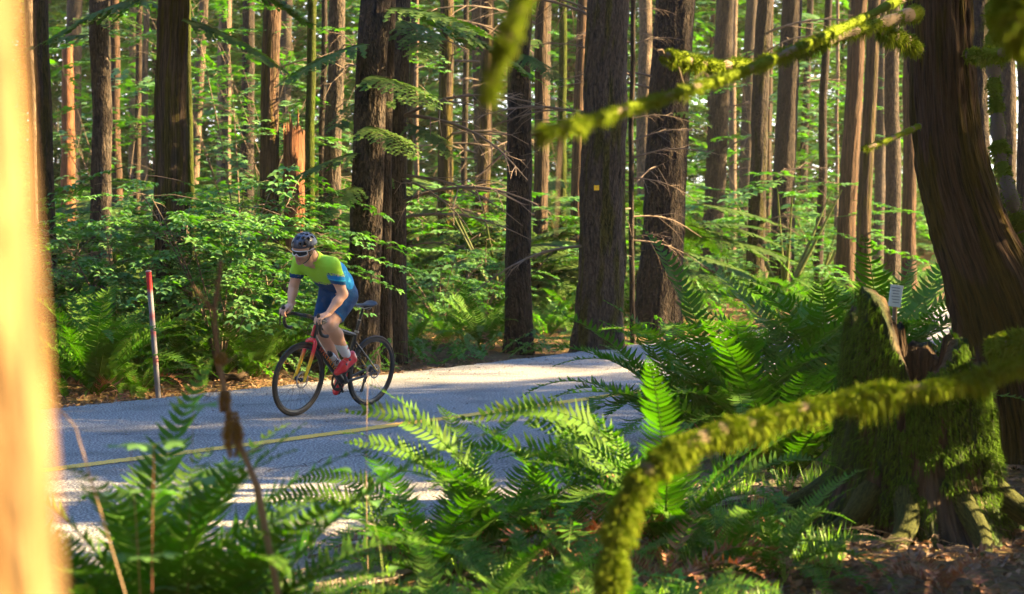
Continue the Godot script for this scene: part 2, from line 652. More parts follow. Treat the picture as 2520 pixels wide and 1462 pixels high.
func leaf_shape(b: MB, q: Vector3, out: Vector3, nor: Vector3, l: float, w: float, col: Color) -> void:
	# a pointed leaf with a folded midrib and toothed shoulders
	var s := out.cross(nor).normalized()
	var fold := nor * w * 0.22
	var k := b.v.size()
	b.vert(q, col)
	b.vert(q + out * l * 0.22 + s * w * 0.42 + fold, col)
	b.vert(q + out * l * 0.22 - s * w * 0.42 + fold, col)
	b.vert(q + out * l * 0.45 + s * w * 0.5 + fold, col)
	b.vert(q + out * l * 0.45 - s * w * 0.5 + fold, col)
	b.vert(q + out * l * 0.74 + s * w * 0.27 + fold * 0.4 - nor * l * 0.05, col)
	b.vert(q + out * l * 0.74 - s * w * 0.27 + fold * 0.4 - nor * l * 0.05, col)
	b.vert(q + out * l - nor * l * 0.16, col)
	b.vert(q + out * l * 0.5, col)
	for t in [0, 1, 8, 0, 8, 2, 1, 3, 8, 2, 8, 4, 3, 5, 8, 4, 8, 6, 5, 7, 8, 6, 8, 7]:
		b.ix.append(k + t)

func palm_leaf(b: MB, q: Vector3, out: Vector3, nor: Vector3, r: float, lobes: int, col: Color) -> void:
	# a maple leaf: pointed lobes fanned round the stalk's end
	var s := out.cross(nor).normalized()
	var c0 := b.vert(q, col)
	var prev := -1
	for i in lobes * 2 + 1:
		var a := lerpf(-2.1, 2.1, float(i) / (lobes * 2))
		var rad := r * (1.0 - 0.12 * absf(a)) if i % 2 == 1 else r * 0.56
		var p := q + (out * cos(a) + s * sin(a)) * rad - nor * rad * rad / r * 0.25
		var k := b.vert(p, col)
		if prev >= 0:
			b.ix.append(c0); b.ix.append(prev); b.ix.append(k)
		prev = k

func spray_builder(sd: int, kind: int) -> MB:
	# a leafy twig 0.6 m long lying along +Z, leaves spread flat; kind 0 trifoliate, 1 maple
	var g := RandomNumberGenerator.new()
	g.seed = sd
	var b := MB.new()
	var pts := []
	for i in 9:
		var t := i / 8.0
		pts.append(Vector3(0.05 * sin(t * 4.0 + sd), -0.10 * t * t + 0.03 * t, 0.6 * t))
	b.tube(pts, [0.004, 0.0035, 0.003, 0.0025, 0.002, 0.002, 0.0015, 0.001, 0.001], 4, [Color(0.6, 0.45, 0.4)], false)
	for i in range(1, 9):
		for s: float in [-1.0, 1.0]:
			var q: Vector3 = pts[i]
			var a := g.randf_range(0.5, 1.15)
			if i == 8: a *= 0.4
			var out := Vector3(s * sin(a), g.randf_range(-0.12, 0.18), cos(a)).normalized()
			var nor := Vector3(g.randf_range(-0.35, 0.35), 1.0, g.randf_range(-0.45, 0.25)).normalized()
			nor = (nor - out * nor.dot(out)).normalized()
			var k := g.randf_range(0.75, 1.25)
			var col := Color(k * g.randf_range(0.85, 1.2), k, k * g.randf_range(0.8, 1.2))
			var stalk := g.randf_range(0.03, 0.09)
			var e := q + out * stalk
			b.tube([q, e], [0.0014, 0.001], 3, [Color(0.7, 0.8, 0.5)], false)
			if kind == 0:
				var l := g.randf_range(0.055, 0.085)
				leaf_shape(b, e, out, nor, l, l * 0.62, col)
				var sd2 := out.cross(nor)
				for s2: float in [-1.0, 1.0]:
					leaf_shape(b, e, (out * 0.35 + sd2 * s2).normalized(), nor, l * 0.8, l * 0.5, col)
			else:
				palm_leaf(b, e, out, nor, g.randf_range(0.05, 0.075), 5, col)
	return b

func bough_builder(sd: int, dens: int) -> MB:
	# a flat drooping hemlock bough, 1 m long, along +Z: a limb, side shoots, fine fringe
	var g := RandomNumberGenerator.new()
	g.seed = sd
	var b := MB.new()
	var pts := []
	var n := 12
	for i in n + 1:
		var t := float(i) / n
		pts.append(Vector3(0.06 * sin(t * 3.0 + sd), 0.05 * t - 0.28 * t * t, t * 0.97))
	var rad := []
	for i in n + 1: rad.append(lerpf(0.011, 0.0015, float(i) / n))
	b.tube(pts, rad, 5, [Color(1.3, 0.75, 0.6)], false)
	for i in dens:
		var t2 := lerpf(0.14, 1.0, float(i) / (dens - 1))
		var f := t2 * n
		var i0 := mini(int(f), n - 1)
		var q: Vector3 = pts[i0].lerp(pts[i0 + 1], f - i0)
		var s := -1.0 if i % 2 else 1.0
		var l := 0.40 * (1.0 - 0.72 * t2) * g.randf_range(0.7, 1.15) + 0.05
		var a := g.randf_range(0.75, 1.1)
		if i == dens - 1: a = 0.0
		var out := Vector3(s * sin(a), -0.12, cos(a)).normalized()
		var k := g.randf_range(0.7, 1.3)
		var col := Color(k * g.randf_range(0.85, 1.15), k, k * g.randf_range(0.9, 1.15))
		var sid := out.cross(Vector3.UP).normalized()
		var steps := 7
		for j in steps:
			var u := float(j) / steps
			var p0 := q + out * l * u + Vector3(0, -0.20 * l * u * u, 0)
			var p1 := q + out * l * (u + 1.0 / steps) + Vector3(0, -0.20 * l * (u + 1.0 / steps) * (u + 1.0 / steps), 0)
			var w := 0.055 * (1.0 - u * 0.7) * g.randf_range(0.75, 1.2)
			for s2: float in [-1.0, 1.0]:
				var e := p0 + sid * s2 * w + out * w * 0.8 + Vector3(0, g.randf_range(-0.02, 0.006), 0)
				b.tri(p0, p1, e, col)
				b.tri(p0 + out * 0.004, p0 + sid * s2 * w * 0.5 + out * w * 0.1, e, col)
	return b

func crown_builder(sd: int, n: int, high: float, wide: float) -> MB:
	# conifer crown standing on the origin, drooping boughs round the stem
	var g := RandomNumberGenerator.new()
	g.seed = sd
	var b := MB.new()
	b.tube([Vector3.ZERO, Vector3(0, high, 0)], [0.11, 0.02], 6, [Color(1.2, 0.8, 0.7)], false)
	for i in n:
		var t := pow((i + g.randf()) / n, 1.15)
		var l := wide * (1.0 - 0.82 * t) * g.randf_range(0.65, 1.2)
		if t < 0.12: l *= 0.6
		var a := i * 2.39996 + g.randf_range(-0.3, 0.3)
		var tilt := g.randf_range(-0.1, 0.35) - 0.25 * t
		var bs := Basis(Vector3.UP, a) * Basis(Vector3.RIGHT, tilt) * Basis.from_scale(Vector3(l * 1.15, l, l))
		b.add(bough_mb[3 + i % 2], Transform3D(bs, Vector3(0, t * high, 0)), Color(1, 1, 1) * g.randf_range(0.85, 1.15))
	return b

func dead_limb_builder(sd: int) -> MB:
	# bare forked limb one metre long along +Z
	var g := RandomNumberGenerator.new()
	g.seed = sd
	var b := MB.new()
	var pts := []
	for i in 10:
		var t := i / 9.0
		pts.append(Vector3(0.05 * sin(t * 5.0 + sd) * t, 0.06 * sin(t * 3.0) - 0.16 * t * t, t))
	b.tube(pts, [0.012, 0.011, 0.01, 0.009, 0.008, 0.007, 0.006, 0.005, 0.004, 0.002], 5, [Color.WHITE], false)
	for i in 11:
		var k := g.randi_range(2, 8)
		var q: Vector3 = pts[k]
		var s := -1.0 if i % 2 else 1.0
		var l := g.randf_range(0.12, 0.36) * (1.1 - k / 10.0)
		var dr := Vector3(s * g.randf_range(0.5, 1.0), g.randf_range(-0.7, 0.25), g.randf_range(0.4, 1.0)).normalized()
		var e := q + dr * l
		var e2 := e + (dr + Vector3(0, -0.5, 0.1)).normalized() * l * 0.6
		b.tube([q, e, e2], [0.004, 0.0028, 0.0012], 4, [Color.WHITE], false)
		var e3 := e + (dr + Vector3(s * 0.6, 0.3, -0.3)).normalized() * l * 0.4
		b.tube([e, e3], [0.002, 0.001], 3, [Color.WHITE], false)
	return b

func shrub_builder(sd: int, n: int, kind: int) -> MB:
	# a whole low shrub 1 m high, for the ones too far off to show their twigs apart
	var g := RandomNumberGenerator.new()
	g.seed = sd
	var b := MB.new()
	for i in 5:
		var a := g.randf() * TAU
		b.tube([Vector3.ZERO, Vector3(cos(a) * 0.15, 0.45, sin(a) * 0.15), Vector3(cos(a) * 0.3, 0.9, sin(a) * 0.3)], [0.014, 0.009, 0.003], 4, [Color(0.9, 0.5, 0.5)], false)
	for i in n:
		var a := g.randf() * TAU
		var r := sqrt(g.randf()) * 0.5
		var y := g.randf_range(0.18, 1.0)
		r *= 1.15 - 0.5 * absf(y - 0.55)
		var bs := Basis(Vector3.UP, a + g.randf_range(-0.8, 0.8)) * Basis(Vector3.RIGHT, g.randf_range(-0.2, 0.4))
		var src: MB = spray_mb[i % 4 if kind == 0 else 4 + i % 2] if kind < 2 else bough_mb[i % 3]
		var sc := g.randf_range(0.55, 0.9) if kind < 2 else g.randf_range(0.35, 0.6)
		b.add(src, Transform3D(bs * Basis.from_scale(Vector3.ONE * sc), Vector3(sin(a) * r * 0.8, y, cos(a) * r * 0.8)), Color(1, 1, 1) * g.randf_range(0.8, 1.2))
	return b

func make_prototypes() -> void:
	for m in 3:
		for i in 6:
			fronds.append(frond_builder(100 + i + 10 * fronds.size(), [0.7, 0.95, 1.2, 1.5, 1.85, 2.2][i], false).mesh(M.frond))
	for i in 3:
		fronds.append(frond_builder(170 + i, [1.2, 1.5, 1.7][i], false, -1.1).mesh(M.frond))      # fronds that turn their face sideways
	for i in 3:
		dry_fronds.append(frond_builder(140 + i, [1.6, 2.3, 2.7][i], true).mesh(M.dry))
	for i in 6:
		spray_mb.append(spray_builder(200 + i, 0 if i < 4 else 1))
		sprays.append(spray_mb[i].mesh(M.leaf))
	for i in 3:
		bough_mb.append(bough_builder(300 + i, 34))
		boughs.append(bough_mb[i].mesh(M.needle))
	for i in 2:
		bough_mb.append(bough_builder(320 + i, 11))
	for i in 3:
		crowns.append(crown_builder(400 + i, 105, 17.0, 2.9).mesh(M.needle))
	for i in 3:
		dead_limbs.append(dead_limb_builder(500 + i).mesh(M.twig))
	for i in 6:
		shrub_meshes.append(shrub_builder(600 + i, 34, [0, 0, 1, 1, 2, 2][i]).mesh(M.needle if i > 3 else M.leaf))

# ---------------------------------------------------------------- trees
func trunk_builder(axis: Array, rad: Array, sides: int, sd: int, rough: float, moss: float, flare := 0.35) -> MB:
	# axis: points relative to the base, rad: radius at each; bark ridges are real relief
	var b := MB.new()
	var run := 0.0
	var circ: float = TAU * rad[0]
	var wraps := maxf(1.0, roundf(circ / 0.9))
	for i in axis.size():
		if i > 0: run += (axis[i] - axis[i - 1]).length()
		var r0: float = rad[i]
		var fl := flare * exp(-run / 0.45)
		for s in sides + 1:
			var a := TAU * (s % sides) / sides
			var ca := cos(a)
			var sa := sin(a)
			var ridge := nz.get_noise_3d(ca * 6.5 + sd * 7.3, sa * 6.5, run * 1.3)
			var lump := nz.get_noise_3d(ca * 0.9 + sd * 3.1, sa * 0.9 + 40.0, run * 0.35)
			var but := fl * (1.0 + 0.7 * cos(a * 5.0 + sd))
			var r := r0 * (1.0 + rough * (absf(ridge) * 1.6 - 0.35) + 0.07 * lump + but)
			var mm := nz.get_noise_3d(ca * 1.6 + sd, sa * 1.6, run * 0.9) + moss - 0.18 * run / 3.0
			var k := smoothstep(0.0, 0.12, mm) if moss > 0.0 else 0.0
			var t := 1.0 + 0.25 * nz.get_noise_3d(ca * 2.0, sa * 2.0 + sd, run * 1.7)
			var col := Color(t, t, t).lerp(Color(0.85, 1.5, 0.3), k)
			b.vert(axis[i] + Vector3(ca * r, 0, sa * r), col, Vector2(wraps * s / sides, run / 1.9))
	b.grid(0, axis.size(), sides + 1, false)
	return b

func grow(called: String, label: String, group: String, base: Vector3, dir: Vector3, high: float, r: float, m: Material, o := {}) -> Node3D:
	# a conifer: trunk with real taper and lean, crown above
	var t := thing(called, label, "tree", base, group)
	var sd: int = used.get(called, 0) + int(absf(base.x) * 10.0)
	var ax := []
	var rad := []
	var y := -0.25
	while y < high:
		var wob: float = o.get("wobble", 0.05)
		var bend: float = o.get("bend", 0.0)
		ax.append(dir / dir.y * y + Vector3(wob * nz.get_noise_2d(y * 0.25, sd * 3.0) + bend * y * y * 0.01, 0, wob * nz.get_noise_2d(y * 0.25, sd * 3.0 + 50.0)))
		rad.append(r * (1.06 - 0.72 * clampf(y / high, 0.0, 1.0)))
		y += o.get("step", 0.3) if y < 8.0 else 1.2
	part("trunk", trunk_builder(ax, rad, o.get("sides", 26), sd, o.get("rough", 0.10), o.get("moss", 0.0), o.get("flare", 0.35)).mesh(m), t)
	if o.get("crown", 1.0) > 0.0:
		var hb: float = o.get("crown_at", high - 15.0)
		var sc: float = (high + 1.5 - hb) / 17.0
		var g: float = o.get("crown", 1.0)
		var p: Vector3 = dir / dir.y * hb
		part("crown", crowns[sd % 3], t, Transform3D(Basis(Vector3.UP, sd * 1.7) * Basis.from_scale(Vector3(g, sc, g)), p))
	return t

func limb(t: Node3D, mesh: Mesh, called: String, height: float, turn: float, tilt: float, long: float, dir := Vector3.UP) -> void:
	# turn: 0 points towards the camera, PI/2 to the right
	var bs := Basis(Vector3.UP, turn) * Basis(Vector3.RIGHT, tilt) * Basis.from_scale(Vector3.ONE * long)
	part(called, mesh, t, Transform3D(bs, dir / dir.y * height))

func make_forest() -> void:
	# x at y 700, x at y 0, width in picture, depth, bark, moss, label
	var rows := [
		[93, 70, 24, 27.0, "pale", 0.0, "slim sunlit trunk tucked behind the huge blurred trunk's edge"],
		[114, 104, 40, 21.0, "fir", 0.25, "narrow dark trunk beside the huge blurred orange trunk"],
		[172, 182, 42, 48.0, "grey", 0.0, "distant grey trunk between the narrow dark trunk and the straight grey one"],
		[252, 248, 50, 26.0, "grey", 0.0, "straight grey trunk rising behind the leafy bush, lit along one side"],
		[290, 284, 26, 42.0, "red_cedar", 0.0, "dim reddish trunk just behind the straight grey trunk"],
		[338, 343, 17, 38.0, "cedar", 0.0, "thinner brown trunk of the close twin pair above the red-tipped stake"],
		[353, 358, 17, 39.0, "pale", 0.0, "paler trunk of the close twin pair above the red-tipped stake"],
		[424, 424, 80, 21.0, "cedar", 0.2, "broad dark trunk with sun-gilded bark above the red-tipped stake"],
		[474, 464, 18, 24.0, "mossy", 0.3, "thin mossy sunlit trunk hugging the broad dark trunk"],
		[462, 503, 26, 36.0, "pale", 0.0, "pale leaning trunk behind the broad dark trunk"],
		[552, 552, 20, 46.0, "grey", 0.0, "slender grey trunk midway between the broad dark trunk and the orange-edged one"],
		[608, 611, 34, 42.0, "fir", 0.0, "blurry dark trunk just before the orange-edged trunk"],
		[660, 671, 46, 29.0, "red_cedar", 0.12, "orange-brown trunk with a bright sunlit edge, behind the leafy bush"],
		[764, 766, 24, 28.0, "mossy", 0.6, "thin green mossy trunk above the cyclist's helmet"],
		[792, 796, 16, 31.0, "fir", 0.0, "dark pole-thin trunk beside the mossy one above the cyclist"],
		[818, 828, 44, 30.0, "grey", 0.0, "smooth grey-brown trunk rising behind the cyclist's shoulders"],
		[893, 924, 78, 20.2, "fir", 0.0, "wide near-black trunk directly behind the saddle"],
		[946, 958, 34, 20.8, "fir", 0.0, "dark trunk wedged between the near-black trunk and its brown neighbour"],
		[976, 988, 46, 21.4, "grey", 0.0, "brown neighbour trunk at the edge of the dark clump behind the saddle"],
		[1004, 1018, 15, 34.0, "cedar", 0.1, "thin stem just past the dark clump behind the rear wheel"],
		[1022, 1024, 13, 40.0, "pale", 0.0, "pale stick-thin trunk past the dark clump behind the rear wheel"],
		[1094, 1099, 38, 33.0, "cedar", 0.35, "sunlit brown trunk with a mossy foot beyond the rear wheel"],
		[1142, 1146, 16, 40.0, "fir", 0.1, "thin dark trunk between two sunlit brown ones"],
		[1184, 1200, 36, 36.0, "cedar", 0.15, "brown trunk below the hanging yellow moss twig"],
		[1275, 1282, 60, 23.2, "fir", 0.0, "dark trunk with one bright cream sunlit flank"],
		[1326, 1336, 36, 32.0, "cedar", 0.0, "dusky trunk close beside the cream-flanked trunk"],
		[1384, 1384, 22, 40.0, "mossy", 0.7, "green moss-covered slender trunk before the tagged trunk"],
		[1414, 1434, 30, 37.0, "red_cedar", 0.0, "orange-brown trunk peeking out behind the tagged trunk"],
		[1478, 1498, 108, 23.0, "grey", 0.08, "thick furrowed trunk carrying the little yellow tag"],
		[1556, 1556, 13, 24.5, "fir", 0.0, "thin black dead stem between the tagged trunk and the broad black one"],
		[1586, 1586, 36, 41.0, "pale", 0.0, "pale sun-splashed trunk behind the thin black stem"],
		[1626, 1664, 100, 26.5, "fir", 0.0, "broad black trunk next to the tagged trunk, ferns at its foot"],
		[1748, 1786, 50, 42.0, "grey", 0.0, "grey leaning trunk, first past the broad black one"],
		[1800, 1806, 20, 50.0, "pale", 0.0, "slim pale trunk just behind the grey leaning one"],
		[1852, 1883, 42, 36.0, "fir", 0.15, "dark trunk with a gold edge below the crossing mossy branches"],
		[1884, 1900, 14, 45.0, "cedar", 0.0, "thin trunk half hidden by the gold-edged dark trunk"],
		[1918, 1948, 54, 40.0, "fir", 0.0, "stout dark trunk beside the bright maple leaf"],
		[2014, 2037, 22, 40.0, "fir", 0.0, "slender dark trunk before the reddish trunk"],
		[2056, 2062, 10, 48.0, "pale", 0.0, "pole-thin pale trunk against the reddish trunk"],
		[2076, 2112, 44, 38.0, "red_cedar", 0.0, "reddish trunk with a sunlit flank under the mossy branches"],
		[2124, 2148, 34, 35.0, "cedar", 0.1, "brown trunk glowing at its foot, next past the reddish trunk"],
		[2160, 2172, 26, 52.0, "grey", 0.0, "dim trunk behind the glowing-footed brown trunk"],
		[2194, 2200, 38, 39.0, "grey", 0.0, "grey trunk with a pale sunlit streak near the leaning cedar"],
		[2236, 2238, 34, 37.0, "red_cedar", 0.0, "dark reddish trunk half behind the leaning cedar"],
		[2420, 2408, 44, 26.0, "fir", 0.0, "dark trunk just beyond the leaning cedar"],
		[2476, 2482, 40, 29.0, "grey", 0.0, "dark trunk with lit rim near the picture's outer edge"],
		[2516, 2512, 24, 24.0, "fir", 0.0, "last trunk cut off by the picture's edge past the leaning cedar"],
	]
	var made := {}
	for i in rows.size():
		var q: Array = rows[i]
		var d: float = q[3]
		var a := at(q[0], 700, d)
		var tp := at(q[1], 0, d)
		var dir := (tp - a).normalized()
		var base := a - dir / dir.y * a.y
		base.y = 0.0
		var gy := ground_y(base.x, d)
		base += dir / dir.y * gy
		var r: float = q[2] * PX * d / FOCAL * 0.5
		var high := clampf(20.0 + r * 26.0 + rr(-2.0, 3.0), 19.0, 36.0)
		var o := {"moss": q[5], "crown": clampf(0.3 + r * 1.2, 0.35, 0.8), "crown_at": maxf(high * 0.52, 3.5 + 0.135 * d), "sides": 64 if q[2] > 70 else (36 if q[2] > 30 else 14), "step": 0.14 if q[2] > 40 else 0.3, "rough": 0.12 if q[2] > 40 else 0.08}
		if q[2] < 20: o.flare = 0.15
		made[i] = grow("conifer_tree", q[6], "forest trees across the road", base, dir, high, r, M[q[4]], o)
		made[i].set_meta("lean", dir)
	# boughs low enough to be in the picture
	var low := [[16, 3.6, 0.5, 1.4], [16, 4.4, 0.9, 1.7], [16, 4.0, -0.9, 1.3], [16, 3.0, 0.4, 1.2], [16, 2.3, -0.5, 1.1], [16, 2.7, -1.2, 1.2], [18, 4.4, 0.2, 1.5], [18, 3.5, -0.6, 1.4], [18, 4.5, 1.5, 1.8], [18, 3.1, 0.8, 1.1], [18, 2.4, -0.8, 1.0],
		[7, 4.8, 0.6, 1.5], [7, 4.6, -1.2, 1.6], [7, 5.0, 1.8, 1.8], [7, 4.3, 1.3, 1.5], [7, 5.1, -0.2, 1.5], [3, 4.9, 0.4, 1.6], [3, 5.2, 1.4, 1.7], [3, 4.6, -1.0, 1.3], [25, 5.2, -0.7, 1.3], [25, 3.6, 0.8, 1.0],
		[27, 2.2, -1.0, 1.3], [26, 2.7, -0.5, 1.2], [31, 4.6, 0.9, 0.9], [31, 3.6, 0.7, 0.8], [24, 4.2, 0.6, 0.9]]
	for q in low:
		limb(made[q[0]], boughs[rng.randi() % 3], "bough", q[1], q[2], rr(0.0, 0.3), q[3], made[q[0]].get_meta("lean"))
	for q in [[18, 12, 1.2], [28, 9, -1.5], [29, 12, -1.3], [29, 10, 1.4], [25, 6, -1.2], [15, 5, 1.0], [21, 7, 1.4], [23, 6, -1.3], [31, 5, -1.2], [32, 5, 1.3], [34, 5, 1.3], [36, 4, 1.3], [14, 7, 1.2], [12, 4, 1.4]]:
		for k in q[1]:
			limb(made[q[0]], dead_limbs[rng.randi() % 3], "dead_limb", rr(1.2, 5.8), q[2] + rr(-0.7, 0.7), rr(-0.35, 0.3), rr(0.9, 2.4) * (0.55 if q[0] == 29 else 1.0), made[q[0]].get_meta("lean"))
	for i in made: made[i].remove_meta("lean")
	# far trunks one can still tell apart but not describe
	var spots := []
	var tries := 0
	while spots.size() < 100 and tries < 4000:
		tries += 1
		var d := rr(46.0, 112.0)
		var p := Vector2(rr(-0.34, 0.36) * d, d)
		if road_side(p.x, p.y) < 6.0: continue
		var ok := true
		for s in spots:
			if s.distance_to(p) < 2.6: ok = false
		if ok: spots.append(p)
	spots.sort_custom(by_x)
	for i in spots.size():
		var p: Vector2 = spots[i]
		grow("distant_trunk", placed(["pale far trunk", "grey far trunk", "brown far trunk", "dark far trunk"][i % 4], p), "trunks far back in the sunlit woods", Vector3(p.x, ground_y(p.x, p.y), -p.y), Vector3(rr(-0.03, 0.03), 1, 0), rr(22.0, 30.0), rr(0.10, 0.26), [M.pale, M.grey, M.cedar, M.fir][i % 4], {"sides": 10, "step": 1.0, "crown": rr(0.35, 0.6), "crown_at": 15.0, "flare": 0.15})
	# trees past the edge of the picture, whose crowns shade the road and the ferns
	var around := [Vector2(3.9, 6.1), Vector2(4.4, 8.4), Vector2(5.0, 10.8), Vector2(6.9, 13.5), Vector2(-3.4, 3.8), Vector2(-1.6, -2.6), Vector2(1.9, -2.2), Vector2(-5.0, 3.0), Vector2(2.6, -2.6)]
	tries = 0
	while around.size() < 270 and tries < 20000:
		tries += 1
		var p3 := Vector2(rr(-48.0, 62.0), rr(-34.0, 92.0))
		if absf(road_side(p3.x, p3.y)) < 6.5: continue
		if p3.length() < 5.0: continue
		if p3.y > 2.0 and absf(p3.x) < 0.37 * p3.y + 2.6: continue
		var sunward := p3.x > 4.0 and p3.y > -3.0
		if p3.y > 40.0 and p3.x < 0.0: continue
		if sunward:
			# lanes through which the low sun comes in
			var lane := false
			for q in [[1.6, 4.4], [9.0, 3.4], [19.2, 2.3]]:
				if absf(p3.y - q[0] - 0.105 * p3.x) < q[1]: lane = true
			if lane: continue
		var gap := (4.0 if p3.y < 26.0 else 17.0) if sunward else 4.6
		var ok2 := true
		for s in around:
			if s.distance_to(p3) < gap: ok2 = false
		if ok2: around.append(p3)
	for i in around.size():
		var p2: Vector2 = around[i]
		var sunny := p2.x > 4.0 and p2.y > 3.0
		grow("shade_tree", "tall conifer outside the picture whose crown shades the road" if sunny else "conifer of the dark forest standing behind and beside the view", "conifers outside the picture", Vector3(p2.x, ground_y(p2.x, p2.y), -p2.y), Vector3(rr(-0.02, 0.02), 1, rr(-0.02, 0.02)), rr(22.0, 30.0), rr(0.2, 0.36), [M.fir, M.cedar][i % 2], {"sides": 10, "step": 1.5, "crown": (rr(1.1, 1.4) if p2.y < 26.0 else 0.7) if sunny else rr(1.0, 1.5), "crown_at": 3.5 if i < 3 else (rr(4.5, 7.5) if p2.y < 26.0 else 12.0) if sunny else rr(2.4, 4.0)})
	for q in [[3.15, 6.25, 0.26], [3.55, 7.45, 0.30]]:
		grow("young_hemlock", "slender young hemlock just outside the picture by the stump", "young hemlocks outside the picture", Vector3(q[0], ground_y(q[0], q[1]), -q[1]), Vector3.UP, 4.6, 0.035, M.fir, {"sides": 8, "crown": q[2], "crown_at": 0.9, "wobble": 0.0})
	broken_snag()
	leaning_cedar()
	blurred_trunk()

func broken_snag() -> void:
	var base := at(748, 760, 29.0)
	base.y = ground_y(base.x, 29.0)
	var t := thing("broken_snag", "rotten orange-red broken snag behind the cyclist's head", "snag", base)
	var ax := []
	var rad := []
	var y := -0.2
	while y < 3.1:
		ax.append(Vector3(-0.05 * y, y, 0)); rad.append(0.29 - 0.035 * y)
		y += 0.12
	var b := trunk_builder(ax, rad, 26, 9, 0.22, 0.0, 0.4)
	# splintered top
	for i in range((ax.size() - 1) * 27, ax.size() * 27):
		b.v[i].y += 0.55 * absf(nz.get_noise_2d(i * 11.0, 3.0)) * 2.0
	part("trunk", b.mesh(M.rot), t)
	for k in 5:
		var a := k * 1.3
		var s := MB.new()
		s.tube([Vector3(cos(a) * 0.1 - 0.15, 2.9, sin(a) * 0.1), Vector3(cos(a) * 0.12 - 0.15, 3.3 + 0.1 * k, sin(a) * 0.12)], [0.05, 0.004], 5)
		part("splinter", s.mesh(M.rot), t)
	var b2 := at(168, 700, 44.0)
	var t2 := thing("broken_snag", "distant red-brown snag behind the narrow dark trunk", "snag", Vector3(b2.x, ground_y(b2.x, 44.0), -44.0))
	var ax2 := []
	var rd2 := []
	y = -0.2
	while y < 6.2:
		ax2.append(Vector3(0.01 * y, y, 0)); rd2.append(0.23 - 0.015 * y); y += 0.3
	part("trunk", trunk_builder(ax2, rd2, 14, 4, 0.2, 0.0).mesh(M.rot), t2)

func leaning_cedar() -> void:
	# sweeps down from the top to a base at the picture's corner
	var d := 12.6
	var c := [Vector2(2300, -900), Vector2(2306, -300), Vector2(2310, 0), Vector2(2322, 250), Vector2(2345, 420), Vector2(2386, 560), Vector2(2440, 700), Vector2(2490, 850), Vector2(2530, 1020), Vector2(2545, 1130)]
	var w := [140, 146, 150, 158, 172, 196, 232, 270, 300, 330]
	var pts := []
	var rad := []
	for i in c.size():
		pts.append(at(c[i].x, c[i].y, d)); rad.append(w[i] * PX * d / FOCAL * 0.5)
	pts.reverse(); rad.reverse()
	var base: Vector3 = pts[0]
	var t := thing("leaning_cedar", "massive reddish cedar trunk curving outward behind the mossy stump", "tree", base)
	var up: Vector3 = pts[-1]
	pts.append(up + Vector3(-0.1, 9.0, 0)); rad.append(0.34)
	pts.append(up + Vector3(-0.2, 18.0, 0)); rad.append(0.15)
	var rel := []
	for p in pts: rel.append(p - base)
	part("trunk", trunk_builder(spline(rel, 22), fspline(rad, 22), 120, 3, 0.13, 0.12, 0.1).mesh(M.old_cedar), t)
	part("crown", crowns[1], t, Transform3D(Basis.from_scale(Vector3(1.2, 0.9, 1.2)), rel[-2] + Vector3(0, -2.0, 0)))

func blurred_trunk() -> void:
	var d := 1.15
	var p0 := at(-100, 1460, d)
	var p1 := at(-200, 0, d)
	var base := p0 + (p0 - p1).normalized() * ((p0.y + 0.1) / (p1.y - p0.y) * (p1 - p0).length())
	base.y = maxf(base.y, -0.1)
	base.y = ground_y(base.x, d)
	var t := thing("near_trunk", "huge out-of-focus sunlit orange trunk filling the picture's edge", "tree", base)
	var dir := (p1 - p0).normalized()
	var ax := []
	var rad := []
	var y := -0.1
	while y < 14.0:
		ax.append(dir / dir.y * y); rad.append(0.062 * (1.1 - 0.05 * y)); y += 0.1 if y < 3.0 else 1.0
	part("trunk", trunk_builder(ax, rad, 32, 2, 0.06, 0.0, 0.2).mesh(bark_mat(bark_image(1), lc(0.21, 0.128, 0.06))), t)

# ---------------------------------------------------------------- ferns, bushes, ground cover
func fern(called: String, label: String, group: String, base: Vector3, n: int, long: float, spread := 0.62, dry := 0, kinds := 4) -> Node3D:
	var t := thing(called, label, "fern", base, group)
	for i in n:
		var a: float = i * 2.39996 + rr(-0.25, 0.25)
		var lean := clampf(spread * (0.35 + 0.75 * float(i) / n) + rr(-0.12, 0.12), 0.02, 1.3)
		var k := long * rr(0.78, 1.12)
		var bs := Basis(Vector3.UP, a) * Basis(Vector3.RIGHT, lean) * Basis(Vector3.UP, rr(-0.35, 0.35)) * Basis.from_scale(Vector3(k * rr(0.9, 1.12), k, k))
		var v := mini(5, rng.randi() % kinds + (1 if i > n / 2 else 0))
		part("frond", fronds[v + 6 * (rng.randi() % 3)], t, Transform3D(bs, Vector3(sin(a) * 0.04, 0, cos(a) * 0.04)))
	for i in dry:
		var a2 := rr(0, TAU)
		var k2 := long * rr(0.55, 0.8)
		part("dead_frond", dry_fronds[i % 3], t, Transform3D(Basis(Vector3.UP, a2) * Basis(Vector3.RIGHT, rr(0.5, 1.0)) * Basis.from_scale(Vector3.ONE * k2), Vector3.ZERO))
	return t

